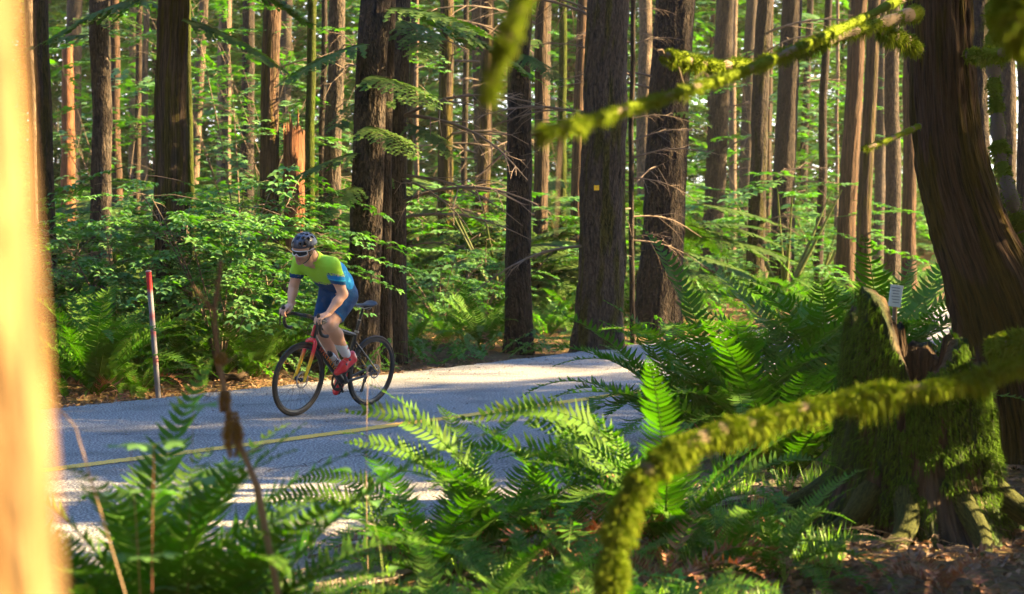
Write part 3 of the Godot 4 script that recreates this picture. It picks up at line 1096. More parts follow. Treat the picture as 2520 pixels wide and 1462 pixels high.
func bush(called: String, label: String, base: Vector3, size: Vector3, n: int, kind: int, group := "", scale := 1.0) -> Node3D:
	# several stems from one root, each leafy branch a part
	var t := thing(called, label, "bush", base, group)
	var ends := []
	for i in 7:
		var a := i * 2.4 + rr(-0.4, 0.4)
		var h := size.y * rr(0.6, 1.0)
		var e := Vector3(cos(a) * size.x * 0.38, h, sin(a) * size.z * 0.38)
		var b := MB.new()
		var pts := spline([Vector3.ZERO, Vector3(e.x * 0.25, h * 0.4, e.z * 0.25), Vector3(e.x * 0.65, h * 0.75, e.z * 0.65), e], 5)
		var rad := []
		for k in pts.size(): rad.append(lerpf(0.016, 0.003, float(k) / pts.size()))
		b.tube(pts, rad, 6)
		part("stem", b.mesh(M.twig), t)
		ends.append(pts)
	for i in n:
		var pts2: Array = ends[i % 7]
		var q: Vector3 = pts2[rng.randi_range(int(pts2.size() * 0.35), pts2.size() - 1)]
		var a := rr(0, TAU)
		var off := Vector3(sin(a) * size.x * rr(0.0, 0.3), rr(-0.05, 0.14) * size.y, cos(a) * size.z * rr(0.0, 0.3))
		var p := q + off
		if off.length() > 0.12:
			var b2 := MB.new()
			b2.tube([q, (q + p) * 0.5 + Vector3(0, 0.03, 0), p], [0.005, 0.004, 0.003], 4)
			part("twig", b2.mesh(M.twig), t)
		var bs := Basis(Vector3.UP, a + rr(-0.5, 0.5)) * Basis(Vector3.RIGHT, rr(-0.1, 0.35)) * Basis.from_scale(Vector3.ONE * rr(0.75, 1.15) * scale)
		part("leafy_branch", sprays[rng.randi() % 4 if kind == 0 else 4 + rng.randi() % 2], t, Transform3D(bs, p))
	return t

func scatter(called: String, label: String, category: String, m: Mesh, xs: Array) -> MultiMeshInstance3D:
	var mm := MultiMesh.new()
	mm.transform_format = MultiMesh.TRANSFORM_3D
	mm.mesh = m
	mm.instance_count = xs.size()
	for i in xs.size(): mm.set_instance_transform(i, xs[i])
	var o := MultiMeshInstance3D.new()
	o.name = numbered(called)
	o.multimesh = mm
	add_child(o)
	tag(o, label, category, "", "stuff")
	return o

func on_ground(x: float, d: float, sink := 0.0) -> Vector3:
	return Vector3(x, ground_y(x, d) - sink, -d)

func px_ground(x: float, d: float) -> Vector3:
	var p := at(x, 900, d)
	return on_ground(p.x, d)

func make_understory() -> void:
	# across the road: picture x, depth, fronds, length, spread, label
	var far := [
		[235, 17.6, 32, 1.7, 0.62, "big upright fern clump by the road, beside the red-tipped stake"],
		[150, 18.4, 16, 1.38, 0.7, "fern half hidden by the blurred trunk's edge"],
		[345, 18.0, 16, 0.94, 1.0, "low spreading fern at the foot of the red-tipped stake"],
		[440, 19.4, 16, 1.19, 0.8, "fern in the shade beneath the leafy bush"],
		[545, 19.6, 15, 1.25, 0.7, "fern on the verge directly behind the mossy dead twig"],
		[625, 19.4, 18, 1.44, 0.6, "tall fern just ahead of the front wheel"],
		[700, 20.4, 16, 1.25, 0.7, "fern seen through the front wheel"],
		[790, 21.2, 15, 0.9, 0.8, "fern seen between the bicycle's wheels"],
		[1010, 22.2, 14, 0.85, 0.8, "fern just behind the rear wheel's rim"],
		[1105, 24.0, 14, 0.9, 0.8, "pale fern beyond the rear wheel, under the thin brush"],
		[1190, 23.6, 18, 1.31, 0.65, "bright arching fern on the verge before the cream-flanked trunk"],
		[1345, 25.5, 14, 0.95, 0.8, "fern between the cream-flanked trunk and the tagged trunk"],
		[1395, 28.0, 13, 0.95, 0.8, "fern tucked behind the tagged trunk's foot"],
		[1560, 29.5, 13, 1.0, 0.8, "fern between the tagged trunk and the broad black one"],
		[1700, 31.0, 15, 1.2, 0.8, "fern at the foot of the broad black trunk"],
		[1790, 34.0, 15, 1.2, 0.8, "fern below the grey leaning trunk"],
		[1880, 31.0, 15, 1.3, 0.8, "fern at the foot of the gold-edged trunk"],
		[1990, 33.0, 16, 1.4, 0.8, "sunlit fern beneath the slender dark trunk"],
		[2080, 29.0, 16, 1.3, 0.8, "fern at the foot of the reddish trunk"],
		[2150, 31.0, 14, 1.3, 0.8, "fern below the glowing-footed trunk"],
		[2250, 28.0, 14, 1.3, 0.8, "fern just behind the torn mossy stump"],
	]
	for q in far:
		var f := fern("sword_fern", q[5], "ferns across the road", px_ground(q[0], q[1]), q[2], q[3], q[4], 2)
		f.rotation.y = rr(0, TAU)
	# near side of the road
	var near := [
		[1800, 12.4, 24, 1.85, 0.55, "large fern in front of the road below the broad black trunk"],
		[1935, 11.8, 24, 1.75, 0.62, "large dark fern right beside the mossy stump"],
		[2050, 13.2, 22, 1.9, 0.52, "tall fern rising behind the mossy stump's shoulder"],
		[1690, 13.0, 18, 1.7, 0.62, "fern arching over the road before the black trunk"],
		[2170, 13.8, 20, 1.95, 0.45, "fern fanning up behind the torn stump top"],
		[1240, 9.1, 15, 1.2, 0.5, "fern with one sun-bright frond over the yellow line"],
		[1640, 9.0, 17, 1.2, 0.6, "fern with long glowing sunlit fronds in mid picture"],
		[1430, 9.4, 16, 1.05, 0.7, "dark fern between the two sun-bright ferns"],
		[1060, 8.7, 16, 1.05, 0.8, "fern whose fronds reach over the road below the rear wheel"],
		[1760, 8.6, 12, 0.85, 0.85, "fern behind the sunlit moss on the arching branch"],
		[1900, 8.2, 14, 0.75, 1.0, "low fern in front of the stump's foot"],
		[1300, 7.4, 16, 0.85, 0.9, "fern spreading at the lower middle before the brown dead fronds"],
		[1120, 6.9, 15, 0.8, 0.95, "low dark fern at the bottom edge below the leafy seedling"],
		[1520, 6.9, 13, 0.8, 0.9, "fern just behind the hanging mossy branch end"],
		[1700, 6.6, 13, 0.75, 1.05, "fern in shade past the hanging mossy branch end"],
		[900, 6.6, 14, 0.72, 1.0, "fern at the bottom edge beside the seedling"],
		[270, 6.0, 24, 1.42, 0.34, "tall blurred fern against the huge orange trunk"],
		[455, 5.9, 22, 1.4, 0.33, "tall dark blurred fern below the dead mossy twig"],
		[600, 6.0, 18, 0.92, 1.0, "fern throwing dark fronds across the near lane"],
		[370, 5.4, 18, 1.1, 0.5, "dark fern low in the corner by the orange trunk"],
		[190, 5.5, 18, 1.05, 0.6, "fern wedged against the orange trunk's blurred edge"],
		[545, 5.6, 18, 1.0, 0.7, "dark fern around the dead sapling's foot"],
		[640, 5.3, 14, 0.85, 0.8, "fern in deep shade at the bottom edge under the dark fronds"],
	]
	for i in near.size():
		var q: Array = near[i]
		var f2 := fern("sword_fern", q[5], "ferns on the near side of the road", px_ground(q[0], q[1]), q[2], q[3], q[4], 3 if i > 4 else 1, 6 if i > 4 else 4)
		f2.rotation.y = rr(0, TAU)
		# the long fronds that reach out over the road and catch the sun
		for w in [[5, -1.45, 0.10, 1.35, 19], [5, -1.2, 0.32, 1.2, 18], [6, -1.5, 0.28, 1.5, 19], [6, -1.35, 0.12, 1.45, 20], [6, -1.6, 0.5, 1.3, 18], [8, -1.4, 0.45, 1.1, 19], [8, -1.7, 0.2, 1.0, 20]]:
			if w[0] == i: part("frond", fronds[w[4]], f2, Transform3D(Basis(Vector3.UP, w[1] - f2.rotation.y) * Basis(Vector3.RIGHT, w[2]) * Basis.from_scale(Vector3.ONE * w[3]), Vector3.ZERO))
	# brown dead fern heap
	for q in [[1450, 8.7, 0.62, "rusty brown heap of dead fern fronds before the sunlit ferns"], [1640, 7.9, 0.6, "brown dead fronds sagging beside the hanging mossy branch"], [880, 6.5, 0.4, "small brown tuft of dead fronds at the bottom edge"], [2330, 7.9, 0.5, "dead fern fronds lying among the leaf litter"]]:
		var t := thing("dead_fern", q[3], "fern", px_ground(q[0], q[1]), "dead brown ferns")
		for k in 11:
			part("dead_frond", dry_fronds[k % 3], t, Transform3D(Basis(Vector3.UP, k * 2.4 + rr(-0.3, 0.3)) * Basis(Vector3.RIGHT, rr(0.1, 0.9)) * Basis.from_scale(Vector3.ONE * q[2] * rr(0.8, 1.3)), Vector3(0, 0.02, 0)))
	# bushes by the far verge
	bush("salmonberry_bush", "large teal-green leafy bush over the red-tipped stake", px_ground(540, 19.2), Vector3(2.6, 2.5, 1.7), 130, 0, "", 1.4)
	bush("salmonberry_bush", "leafy bush behind the big upright fern clump", px_ground(290, 19.8), Vector3(2.1, 1.8, 1.4), 90, 0, "", 1.4)
	bush("salmonberry_bush", "leafy bush beside the huge blurred trunk", px_ground(165, 20.6), Vector3(1.6, 1.8, 1.3), 60, 0, "", 1.4)
	bush("salmonberry_bush", "small leafy bush behind the front wheel", px_ground(650, 21.6), Vector3(1.3, 1.5, 1.0), 44, 0, "", 1.2)
	bush("vine_maple", "tall airy maple with bright layered leaves above the leafy bush", px_ground(600, 30.0), Vector3(5.2, 6.6, 2.6), 95, 1, "", 1.7)
	bush("vine_maple", "airy bright maple between the orange-edged trunk and the snag", px_ground(720, 33.0), Vector3(4.0, 5.6, 2.4), 80, 1, "", 1.8)
	bush("vine_maple", "sunlit maple sprays behind the tagged trunk", px_ground(1400, 44.0), Vector3(5.5, 6.5, 3.0), 70, 1, "", 2.2)
	bush("vine_maple", "bright broad-leaved maple beside the stout dark trunk", px_ground(1880, 43.0), Vector3(5.0, 6.6, 3.0), 70, 1, "", 2.2)
	bush("vine_maple", "leafy maple behind the straight grey trunk", px_ground(300, 36.0), Vector3(5.5, 6.0, 2.6), 55, 1, "", 1.9)
	bush("hemlock_brush", "thin brush of pale greenery beyond the rear wheel", px_ground(1080, 25.6), Vector3(1.9, 1.25, 1.2), 44, 0)
	bush("hemlock_brush", "low leafy brush between the brown trunks past the rear wheel", px_ground(1190, 28.0), Vector3(2.0, 1.5, 1.2), 44, 0)
	# shrubs and saplings farther in, each its own plant
	var spots := []
	var tries := 0
	while spots.size() < 120 and tries < 6000:
		tries += 1
		var d := pow(rr(0.0, 1.0), 0.8) * 62.0 + 25.0
		var p := Vector2(rr(-0.33, 0.35) * d, d)
		if road_side(p.x, p.y) < 6.5: continue
		var ok := true
		for s in spots:
			if s.distance_to(p) < 1.7: ok = false
		if ok: spots.append(p)
	spots.sort_custom(by_x)
	for i in spots.size():
		var p: Vector2 = spots[i]
		var kind := i % 6
		var t := thing("understory_shrub", placed(["green far shrub", "leafy far shrub", "bright maple shrub", "pale maple shrub", "hemlock sapling", "dark hemlock sapling"][kind], p), "shrub", on_ground(p.x, p.y), "shrubs and saplings among the far trunks")
		var k := rr(1.1, 2.1) * (0.8 + p.y / 70.0)
		part("foliage", shrub_meshes[kind], t, Transform3D(Basis(Vector3.UP, rr(0, TAU)) * Basis.from_scale(Vector3(k * 1.5, k, k * 1.5)), Vector3.ZERO))
	# young hemlocks past the picture's edge, shading the stump and the litter
	for q in [[4.6, 10.6, 1.9], [4.3, 9.2, 1.9], [3.9, 7.9, 1.7], [5.2, 11.9, 2.1], [5.2, 8.4, 2.2]]:
		var t4 := thing("hemlock_sapling", "young hemlock outside the picture beside the mossy stump", "shrub", on_ground(q[0], q[1]), "young hemlocks outside the picture")
		part("foliage", shrub_meshes[4 + spots.size() % 2], t4, Transform3D(Basis(Vector3.UP, rr(0, TAU)) * Basis.from_scale(Vector3(q[2] * 0.7, q[2], q[2] * 0.7)), Vector3.ZERO))
	# foliage that closes the view, as one mass
	var xs := []
	for i in 9500:
		var d := rr(62.0, 150.0)
		var x := rr(-0.40, 0.44) * d
		if road_side(x, d) < 8.0: continue
		var y := pow(rr(0.0, 1.0), 0.9) * (5.0 + d * 0.19)
		var k := rr(2.2, 4.4)
		xs.append(Transform3D(Basis(Vector3.UP, rr(0, TAU)) * Basis(Vector3.RIGHT, rr(-0.4, 0.3)) * Basis.from_scale(Vector3(k * 1.1, k, k)), Vector3(x, y, -d)))
	scatter("distant_woods", "hazy yellow-green sunlit foliage filling the far woods", "woods", bough_mb[3].mesh(M.needle), xs)
	xs = []
	for i in 8500:
		var d := rr(56.0, 140.0)
		var x := rr(-0.40, 0.44) * d
		if road_side(x, d) < 8.0: continue
		var k := rr(3.0, 6.0)
		xs.append(Transform3D(Basis(Vector3.UP, rr(0, TAU)) * Basis(Vector3.RIGHT, rr(-0.5, 0.4)) * Basis.from_scale(Vector3.ONE * k), Vector3(x, pow(rr(0.0, 1.0), 1.1) * (4.0 + d * 0.16), -d)))
	scatter("distant_leaves", "sunlit broadleaf sprays deep in the far woods", "woods", sprays[4], xs)
	# low green carpet under the far trees
	xs = []
	for i in 5200:
		var d := rr(19.0, 62.0)
		var x := rr(-0.34, 0.36) * d
		var s := road_side(x, d)
		if s < 4.15 + 0.8 * nz.get_noise_2d(x, d): continue
		var k := rr(0.35, 0.85)
		xs.append(Transform3D(Basis(Vector3.UP, rr(0, TAU)) * Basis(Vector3.RIGHT, rr(-1.1, -0.1)) * Basis.from_scale(Vector3.ONE * k), on_ground(x, d, -0.02)))
	scatter("ground_cover", "low leafy ground cover under the trees across the road", "ground cover", sprays[1], xs)
	xs = []
	for i in 3000:
		var d := rr(17.0, 60.0)
		var x := rr(-0.34, 0.36) * d
		if road_side(x, d) < 4.5: continue
		var k := rr(0.45, 1.0)
		xs.append(Transform3D(Basis(Vector3.UP, rr(0, TAU)) * Basis(Vector3.RIGHT, rr(0.1, 0.9)) * Basis.from_scale(Vector3.ONE * k), on_ground(x, d)))
	scatter("fern_carpet", "carpet of fern fronds under the far trees", "ground cover", fronds[3], xs)

# ---------------------------------------------------------------- near things
const TW := 5.3
func path(q: Array) -> Array:
	var o := []
	for p in q: o.append(at(p[0], p[1], p[2]))
	return o

func moss_fuzz(b: MB, pts: Array, rad: Array, n: int, long: float, hang: float, sd: int, cover := 1.0) -> void:
	# tufts of moss strands over a limb, longer and hanging below
	var g := RandomNumberGenerator.new()
	g.seed = sd
	var m := pts.size()
	for i in n:
		var f := g.randf() * (m - 1.001)
		var k := int(f)
		var p: Vector3 = pts[k].lerp(pts[k + 1], f - k)
		var r: float = lerpf(rad[mini(k, rad.size() - 1)], rad[mini(k + 1, rad.size() - 1)], f - k)
		var t: Vector3 = (pts[k + 1] - pts[k]).normalized()
		var s := t.cross(Vector3.UP if absf(t.y) < 0.9 else Vector3.RIGHT).normalized()
		var u := s.cross(t)
		var a := g.randf() * TAU
		var out := s * cos(a) + u * sin(a)
		if nz.get_noise_3d(p.x * 9.0, p.y * 9.0 + a * 0.4, p.z * 9.0) > cover - 0.35: continue
		var down := clampf(-out.y, 0.0, 1.0)
		var l := long * g.randf_range(0.5, 1.3) * (1.0 + hang * down) * (0.75 + 1.6 * maxf(0.0, nz.get_noise_3d(p.x * 5.0 + 70.0, p.y * 5.0, p.z * 5.0)))
		var dr := (out * (1.0 - 0.6 * down) + Vector3(g.randf_range(-0.5, 0.5), -0.15 - hang * 0.5 * down + g.randf_range(-0.3, 0.3), g.randf_range(-0.5, 0.5))).normalized()
		var w := t.rotated(out, g.randf_range(-1.4, 1.4)) * long * g.randf_range(0.09, 0.2)
		var q := p + out * r * 0.9
		var c := g.randf_range(0.6, 1.3)
		var col := Color(c * g.randf_range(0.85, 1.25), c, c * g.randf_range(0.5, 1.4))
		var mid2 := q + dr * l * 0.55
		var tip := mid2 + (dr + Vector3(0, -0.5 - 0.5 * hang * down, 0)).normalized() * l * 0.5
		b.quad(q - w, q + w, mid2 + w * 0.7, mid2 - w * 0.7, col)
		b.tri(mid2 - w * 0.7, mid2 + w * 0.7, tip, col)

func moss_branch(label: String, q: Array, rad: Array, n: int, long: float, hang: float, sd: int, cover := 1.0, twigs := 0) -> Node3D:
	var pts := spline(path(q), 6)
	var rs := fspline(rad, 6)
	var base: Vector3 = pts[0]
	for i in pts.size(): pts[i] = pts[i] - base
	var t := thing("mossy_branch", label, "branch", base)
	var rel := []
	for i in pts.size():
		rel.append(rs[i] * (0.8 + 0.5 * nz.get_noise_2d(i * 2.3, sd)))
	var b := MB.new()
	b.tube(pts, rel, 10)
	part("wood", b.mesh(M.twig), t)
	var f := MB.new()
	# thick moss coat of uneven cushions
	var coat := []
	var cols := []
	for i in pts.size():
		coat.append(rs[i] * (0.92 + 0.9 * nz.get_noise_2d(i * 0.9, sd + 20.0)))
		var k := 0.8 + 0.5 * nz.get_noise_2d(i * 5.1, sd + 40.0)
		cols.append(Color(k, k, k))
	if cover > 0.7: f.tube(pts, coat, 12, cols)
	moss_fuzz(f, pts, coat, n, long, hang, sd, cover)
	part("moss", f.mesh(M.moss), t)
	for i in twigs:
		var k2 := rng.randi_range(2, pts.size() - 2)
		var tb := MB.new()
		var e: Vector3 = pts[k2] + Vector3(rr(-0.25, 0.1), rr(-0.3, 0.05), rr(-0.1, 0.1))
		tb.tube([pts[k2], (pts[k2] + e) * 0.5 + Vector3(0, 0.03, 0), e], [0.007, 0.004, 0.002], 5)
		part("twig", tb.mesh(M.twig), t)
	return t

func stump() -> void:
	var c := at(2250, 1290, 9.9)
	c.y = ground_y(c.x, 9.9) - 0.1
	var t := thing("mossy_stump", "tall torn stump shaggy with moss under the leaning cedar", "stump", c)
	var b := MB.new()
	var n := 72
	var rows := 34
	var tops := []
	for s in n:
		var a := TAU * s / n
		var h := 1.12 + 0.16 * cos(a - 3.5) + 0.24 * absf(nz.get_noise_2d(cos(a) * 2.4 + 5.0, sin(a) * 2.4)) + 0.12 * nz.get_noise_2d(s * 3.0, 9.0)
		h += 0.24 * exp(-pow(angle_difference(a, 2.5) / 0.28, 2.0)) + 0.16 * exp(-pow(angle_difference(a, 1.1) / 0.2, 2.0)) - 0.22 * exp(-pow(angle_difference(a, 1.75) / 0.25, 2.0))
		tops.append(h)
	for r in rows:
		var u := float(r) / (rows - 1)
		for s in n:
			var a := TAU * s / n
			var y: float = u * tops[s]
			var rad := 0.42 - 0.06 * u + 0.30 * exp(-y / 0.28) * (1.0 + 0.5 * cos(a * 4.0 + 1.0)) + 0.05 * nz.get_noise_3d(cos(a) * 1.5, sin(a) * 1.5, y * 1.1)
			rad += 0.045 * absf(nz.get_noise_3d(cos(a) * 6.0, sin(a) * 6.0, y * 0.7))
			var lum := nz.get_noise_3d(cos(a) * 2.4 + 9.0, sin(a) * 2.4, y * 2.2)
			var k := smoothstep(-0.12, 0.10, lum + 0.12)
			rad += 0.035 * k
			b.vert(Vector3(cos(a) * rad, y, sin(a) * rad), Color(1, 1, 1).lerp(Color(0.35, 0.9, 0.35), k), Vector2(3.0 * s / n, y / 1.9))
	# inner wall of the hollow
	for r in 4:
		for s in n:
			var a := TAU * s / n
			var rad2: float = [0.30, 0.24, 0.18, 0.0][r]
			b.vert(Vector3(cos(a) * rad2, [tops[s] - 0.03, 0.95, 0.85, 0.8][r], sin(a) * rad2), Color(0.6, 0.5, 0.4), Vector2(3.0 * s / n, r * 0.3))
	b.grid(0, rows + 4, n, true)
	part("wood", b.mesh(M.cedar), t)
	var g := RandomNumberGenerator.new()
	g.seed = 3
	var f := MB.new()
	for i in 26000:
		var s := g.randi() % n
		var a := TAU * (s + g.randf()) / n
		var u := pow(g.randf(), 0.6)
		var y: float = u * tops[s]
		var rad := 0.42 - 0.06 * u + 0.30 * exp(-y / 0.28) * (1.0 + 0.5 * cos(a * 4.0 + 1.0)) + 0.05 * nz.get_noise_3d(cos(a) * 1.5, sin(a) * 1.5, y * 1.1) + 0.03
		var lum := nz.get_noise_3d(cos(a) * 2.4 + 9.0, sin(a) * 2.4, y * 2.2) + 0.3 * u
		if lum < -0.12: continue
		var out := Vector3(cos(a), 0, sin(a))
		var q := Vector3(cos(a) * rad, y, sin(a) * rad)
		var l := g.randf_range(0.02, 0.075)
		var w := Vector3(-sin(a), g.randf_range(-0.4, 0.4), cos(a)) * g.randf_range(0.002, 0.0045)
		var e := q + out * l * g.randf_range(0.3, 0.7) + Vector3(g.randf_range(-0.02, 0.02), -l * 0.3, g.randf_range(-0.02, 0.02))
		var tip := e + Vector3(0, -l * g.randf_range(0.3, 1.0), 0) + out * l * 0.1
		var k := g.randf_range(0.25, 0.7)
		b_tuft(f, q, e, tip, w, Color(k * 0.7, k, k))
	part("moss", f.mesh(M.moss), t)
	for i in 6:
		var a := [0.5, 1.3, 1.9, 2.4, 2.9, 3.6][i] as float
		var rb := MB.new()
		rb.tube(spline([Vector3(cos(a) * 0.45, 0.35, sin(a) * 0.45), Vector3(cos(a) * 0.75, 0.16, sin(a) * 0.75), Vector3(cos(a + 0.2) * 1.15, 0.06, sin(a + 0.2) * 1.15)], 5), fspline([0.09, 0.06, 0.02], 5), 8)
		part("root", rb.mesh(M.mossy), t)

func b_tuft(f: MB, q: Vector3, e: Vector3, tip: Vector3, w: Vector3, col: Color) -> void:
	f.quad(q - w, q + w, e + w, e - w, col)
	f.tri(e - w, e + w, tip, col)

func seedling(label: String, base: Vector3, high: float, leaves: int, big: float, stem: Color, sd: int, kind := 1) -> void:
	var t := thing("seedling", label, "plant", base, "leafy seedlings on the near verge")
	var g := RandomNumberGenerator.new()
	g.seed = sd
	var pts := spline([Vector3.ZERO, Vector3(g.randf_range(-0.08, 0.08), high * 0.5, 0.02), Vector3(g.randf_range(-0.05, 0.05), high, 0)], 6)
	var b := MB.new()
	b.tube(pts, fspline([0.0025, 0.002, 0.001], 6), 6, [stem])
	part("stem", b.mesh(smat(lc(1, 1, 1), 0.6, {"vc": true})), t)
	for i in leaves:
		var u := 0.35 + 0.65 * (i / 2) / maxf(1.0, (leaves - 1) / 2)
		var q: Vector3 = pts[mini(int(u * (pts.size() - 1)), pts.size() - 1)]
		var a := i * PI + (i / 2) * 1.3 + g.randf_range(-0.3, 0.3)
		var out := Vector3(sin(a), g.randf_range(0.0, 0.35), cos(a)).normalized()
		var l := MB.new()
		var e := q + out * big * 0.6
		var k := g.randf_range(0.85, 1.25)
		var col := Color(1.25 * k, 1.25 * k, 0.8 * k)
		l.tube([q, e], [0.002, 0.0015], 4, [Color(1.6, 1.1, 0.6)], false)
		var nor := Vector3(g.randf_range(-0.3, 0.3), 1, g.randf_range(-0.3, 0.3))
		nor = (nor - out * nor.dot(out)).normalized()
		if kind == 1: palm_leaf(l, e, out, nor, big, 5, col)
		else: leaf_shape(l, e, out, nor, big * 1.5, big * 0.9, col)
		part("leaf", l.mesh(M.leaf), t)

func make_front() -> void:
	moss_branch("thick arching branch glowing with yellow-green moss, drooping to the bottom edge", [[2620, 860, 5.7], [2450, 915, 5.6], [2300, 950, 5.5], [2150, 968, 5.45], [2000, 1000, 5.35], [1860, 1040, 5.2], [1760, 1065, 5.1], [1660, 1110, 5.0], [1585, 1170, 4.95], [1530, 1270, 4.9], [1510, 1380, 4.85], [1498, 1480, 4.8], [1490, 1600, 4.8]], [0.014, 0.014, 0.015, 0.016, 0.018, 0.024, 0.029, 0.031, 0.031, 0.029, 0.028, 0.027, 0.026], 14000, 0.024, 1.5, 5)
	moss_branch("long mossy limb reaching from the leaning cedar, blurred at its tip", [[2255, -20, 11.8], [2100, 55, 9.8], [1960, 118, 8.2], [1820, 178, 7.0], [1690, 220, 6.1], [1560, 262, 5.3], [1440, 298, 4.7], [1330, 326, 4.3]], [0.030, 0.025, 0.020, 0.017, 0.014, 0.012, 0.010, 0.006], 9000, 0.015, 1.0, 6, 1.0, 4)
	moss_branch("dark mossy limb with a curled tip just above the long limb", [[2260, 30, 12.0], [2150, 62, 11.4], [2040, 100, 10.8], [1930, 132, 10.2], [1850, 158, 9.8], [1760, 160, 9.5], [1690, 150, 9.3], [1648, 140, 9.2], [1640, 152, 9.2]], [0.05, 0.044, 0.038, 0.034, 0.03, 0.03, 0.032, 0.038, 0.025], 8000, 0.022, 1.2, 7, 1.0, 6)
	moss_branch("blurred yellow moss twig hanging from the top edge", [[1330, -90, 2.75], [1285, 0, 2.72], [1252, 80, 2.7], [1232, 130, 2.7], [1212, 190, 2.7], [1198, 258, 2.7]], [0.016, 0.015, 0.013, 0.012, 0.01, 0.005], 2600, 0.011, 0.8, 8)
	moss_branch("short mossy stub limb on the leaning cedar's near flank", [[2262, 125, 12.2], [2220, 96, 12.0], [2180, 84, 11.8], [2165, 76, 11.8]], [0.05, 0.05, 0.045, 0.02], 1500, 0.03, 1.0, 9)
	moss_branch("thin dark twig poking from the leaning cedar", [[2262, 310, 12.2], [2200, 338, 11.9], [2150, 358, 11.7], [2122, 366, 11.6]], [0.022, 0.019, 0.016, 0.01], 700, 0.015, 0.8, 10)
	moss_branch("mossy limb stretching past the leaning cedar to the picture's edge", [[2380, 135, 12.4], [2440, 132, 12.2], [2500, 126, 12.0], [2560, 120, 11.8]], [0.045, 0.042, 0.04, 0.035], 1600, 0.03, 1.0, 11)
	moss_branch("crooked mossy stem snaking down beyond the leaning cedar", [[2452, -60, 13.6], [2448, 60, 13.5], [2444, 160, 13.4], [2452, 270, 13.3], [2462, 380, 13.2], [2486, 480, 13.0], [2512, 560, 12.9], [2540, 640, 12.8]], [0.06, 0.06, 0.065, 0.062, 0.058, 0.06, 0.06, 0.06], 4500, 0.035, 1.2, 12)
	moss_branch("sunlit mossy limb low beside the stump at the picture's edge", [[2440, 862, 8.6], [2490, 850, 8.5], [2540, 842, 8.4], [2600, 835, 8.3]], [0.05, 0.055, 0.055, 0.05], 2600, 0.03, 1.1, 13)
	moss_branch("dark blurred mossy limb in the top corner", [[2600, 90, 3.4], [2540, 70, 3.35], [2505, 40, 3.3], [2490, -40, 3.3]], [0.03, 0.035, 0.035, 0.03], 2200, 0.022, 1.4, 14)
	stump()
	# dead sapling hung with rust-coloured moss
	var pts := spline(path([[632, 1195, TW], [606, 1130, TW], [580, 1070, TW], [556, 980, TW], [541, 900, TW], [532, 820, TW], [528, 760, TW], [538, 700, TW], [543, 640, TW]]), 5)
	var gp: Vector3 = pts[0]
	gp.y = ground_y(gp.x, -gp.z)
	gp.x += 0.12
	var t := thing("dead_sapling", "bare crooked dead sapling with rust-orange moss tufts on the near verge", "sapling", gp)
	var all := [Vector3.ZERO, (pts[0] - gp) * 0.5 + Vector3(0.03, 0, 0)]
	for p in pts: all.append(p - gp)
	var rad := []
	for i in all.size(): rad.append(lerpf(0.0115, 0.006, float(i) / all.size()) * (1.0 + 0.35 * nz.get_noise_1d(i * 3.0)))
	var b := MB.new()
	var cl := []
	for i in all.size(): cl.append(Color(1.7, 1.4, 1.2) if i < 24 else Color(0.7, 0.6, 0.5))
	b.tube(all, rad, 8, cl)
	part("stem", b.mesh(M.twig), t)
	for q in [[572, 1050, 0.05, 0.022], [574, 1078, 0.05, 0.026], [553, 985, 0.03, 0.016], [544, 880, 0.014, 0.008]]:
		var cpt := at(q[0] + 0, q[1], TW) - gp
		var f := MB.new()
		var line := [cpt + Vector3(0, q[2], 0), cpt, cpt - Vector3(0, q[2] * 1.2, 0)]
		moss_fuzz(f, line, [q[3] * 0.5, q[3] * 0.7, q[3] * 0.3], 500, 0.018, 1.6, int(q[0]))
		var mm := smat(lc(0.22, 0.13, 0.02), 0.95, {"vc": true, "back": Color(0.5, 0.35, 0.1)})
		part("moss_tuft", f.mesh(mm), t)
	for q in [[530, 770, 470, 700], [545, 900, 600, 860], [600, 1115, 660, 1090], [548, 930, 505, 985], [528, 765, 452, 712], [575, 1050, 540, 1075]]:
		var tb := MB.new()
		var a: Vector3 = at(q[0], q[1], TW) - gp
		var e: Vector3 = at(q[2], q[3], TW + rr(-0.15, 0.15)) - gp
		tb.tube(spline([a, (a + e) * 0.5 + Vector3(0, rr(-0.02, 0.03), 0), e], 4), fspline([0.004, 0.003, 0.001], 4), 5, [Color(0.8, 0.7, 0.6)])
		part("twig", tb.mesh(M.twig), t)
	# seedlings
	seedling("red-stemmed maple seedling with bright yellow-green leaves before the road", px_ground(394, 5.2), 1.12, 10, 0.075, lc(0.16, 0.05, 0.03), 1)
	seedling("small maple seedling with two leaves near the blurred trunk", px_ground(318, 5.3), 1.1, 6, 0.075, lc(0.25, 0.1, 0.06), 2)
	seedling("thin maple seedling with drooping leaves below the far ferns", px_ground(460, 5.6), 1.22, 8, 0.085, lc(0.18, 0.10, 0.04), 3)
	seedling("pale green leafy seedling standing below the rear wheel", px_ground(902, 6.6), 0.8, 14, 0.065, lc(0.25, 0.33, 0.08), 4, 0)
	seedling("small-leaved seedling by the rusty dead fronds", px_ground(1390, 7.6), 0.5, 9, 0.04, lc(0.2, 0.3, 0.08), 5, 0)
	var rs := MB.new()
	var rb := px_ground(388, 5.0)
	rs.tube(spline([Vector3.ZERO, Vector3(-0.01, 0.3, 0), Vector3(-0.012, 0.55, 0)], 5), fspline([0.010, 0.008, 0.005], 5), 8)
	var red := thing("red_stem", "bare scarlet stem standing in the dark ferns", "stem", rb)
	part("stem", rs.mesh(smat(lc(0.5, 0.03, 0.02), 0.5)), red)
	# a tall hair-thin pale stalk before the rear wheel
	var st := thing("dry_stalk", "hair-thin pale stalk standing before the rear wheel", "stalk", px_ground(905, 8.2))
	var sb := MB.new()
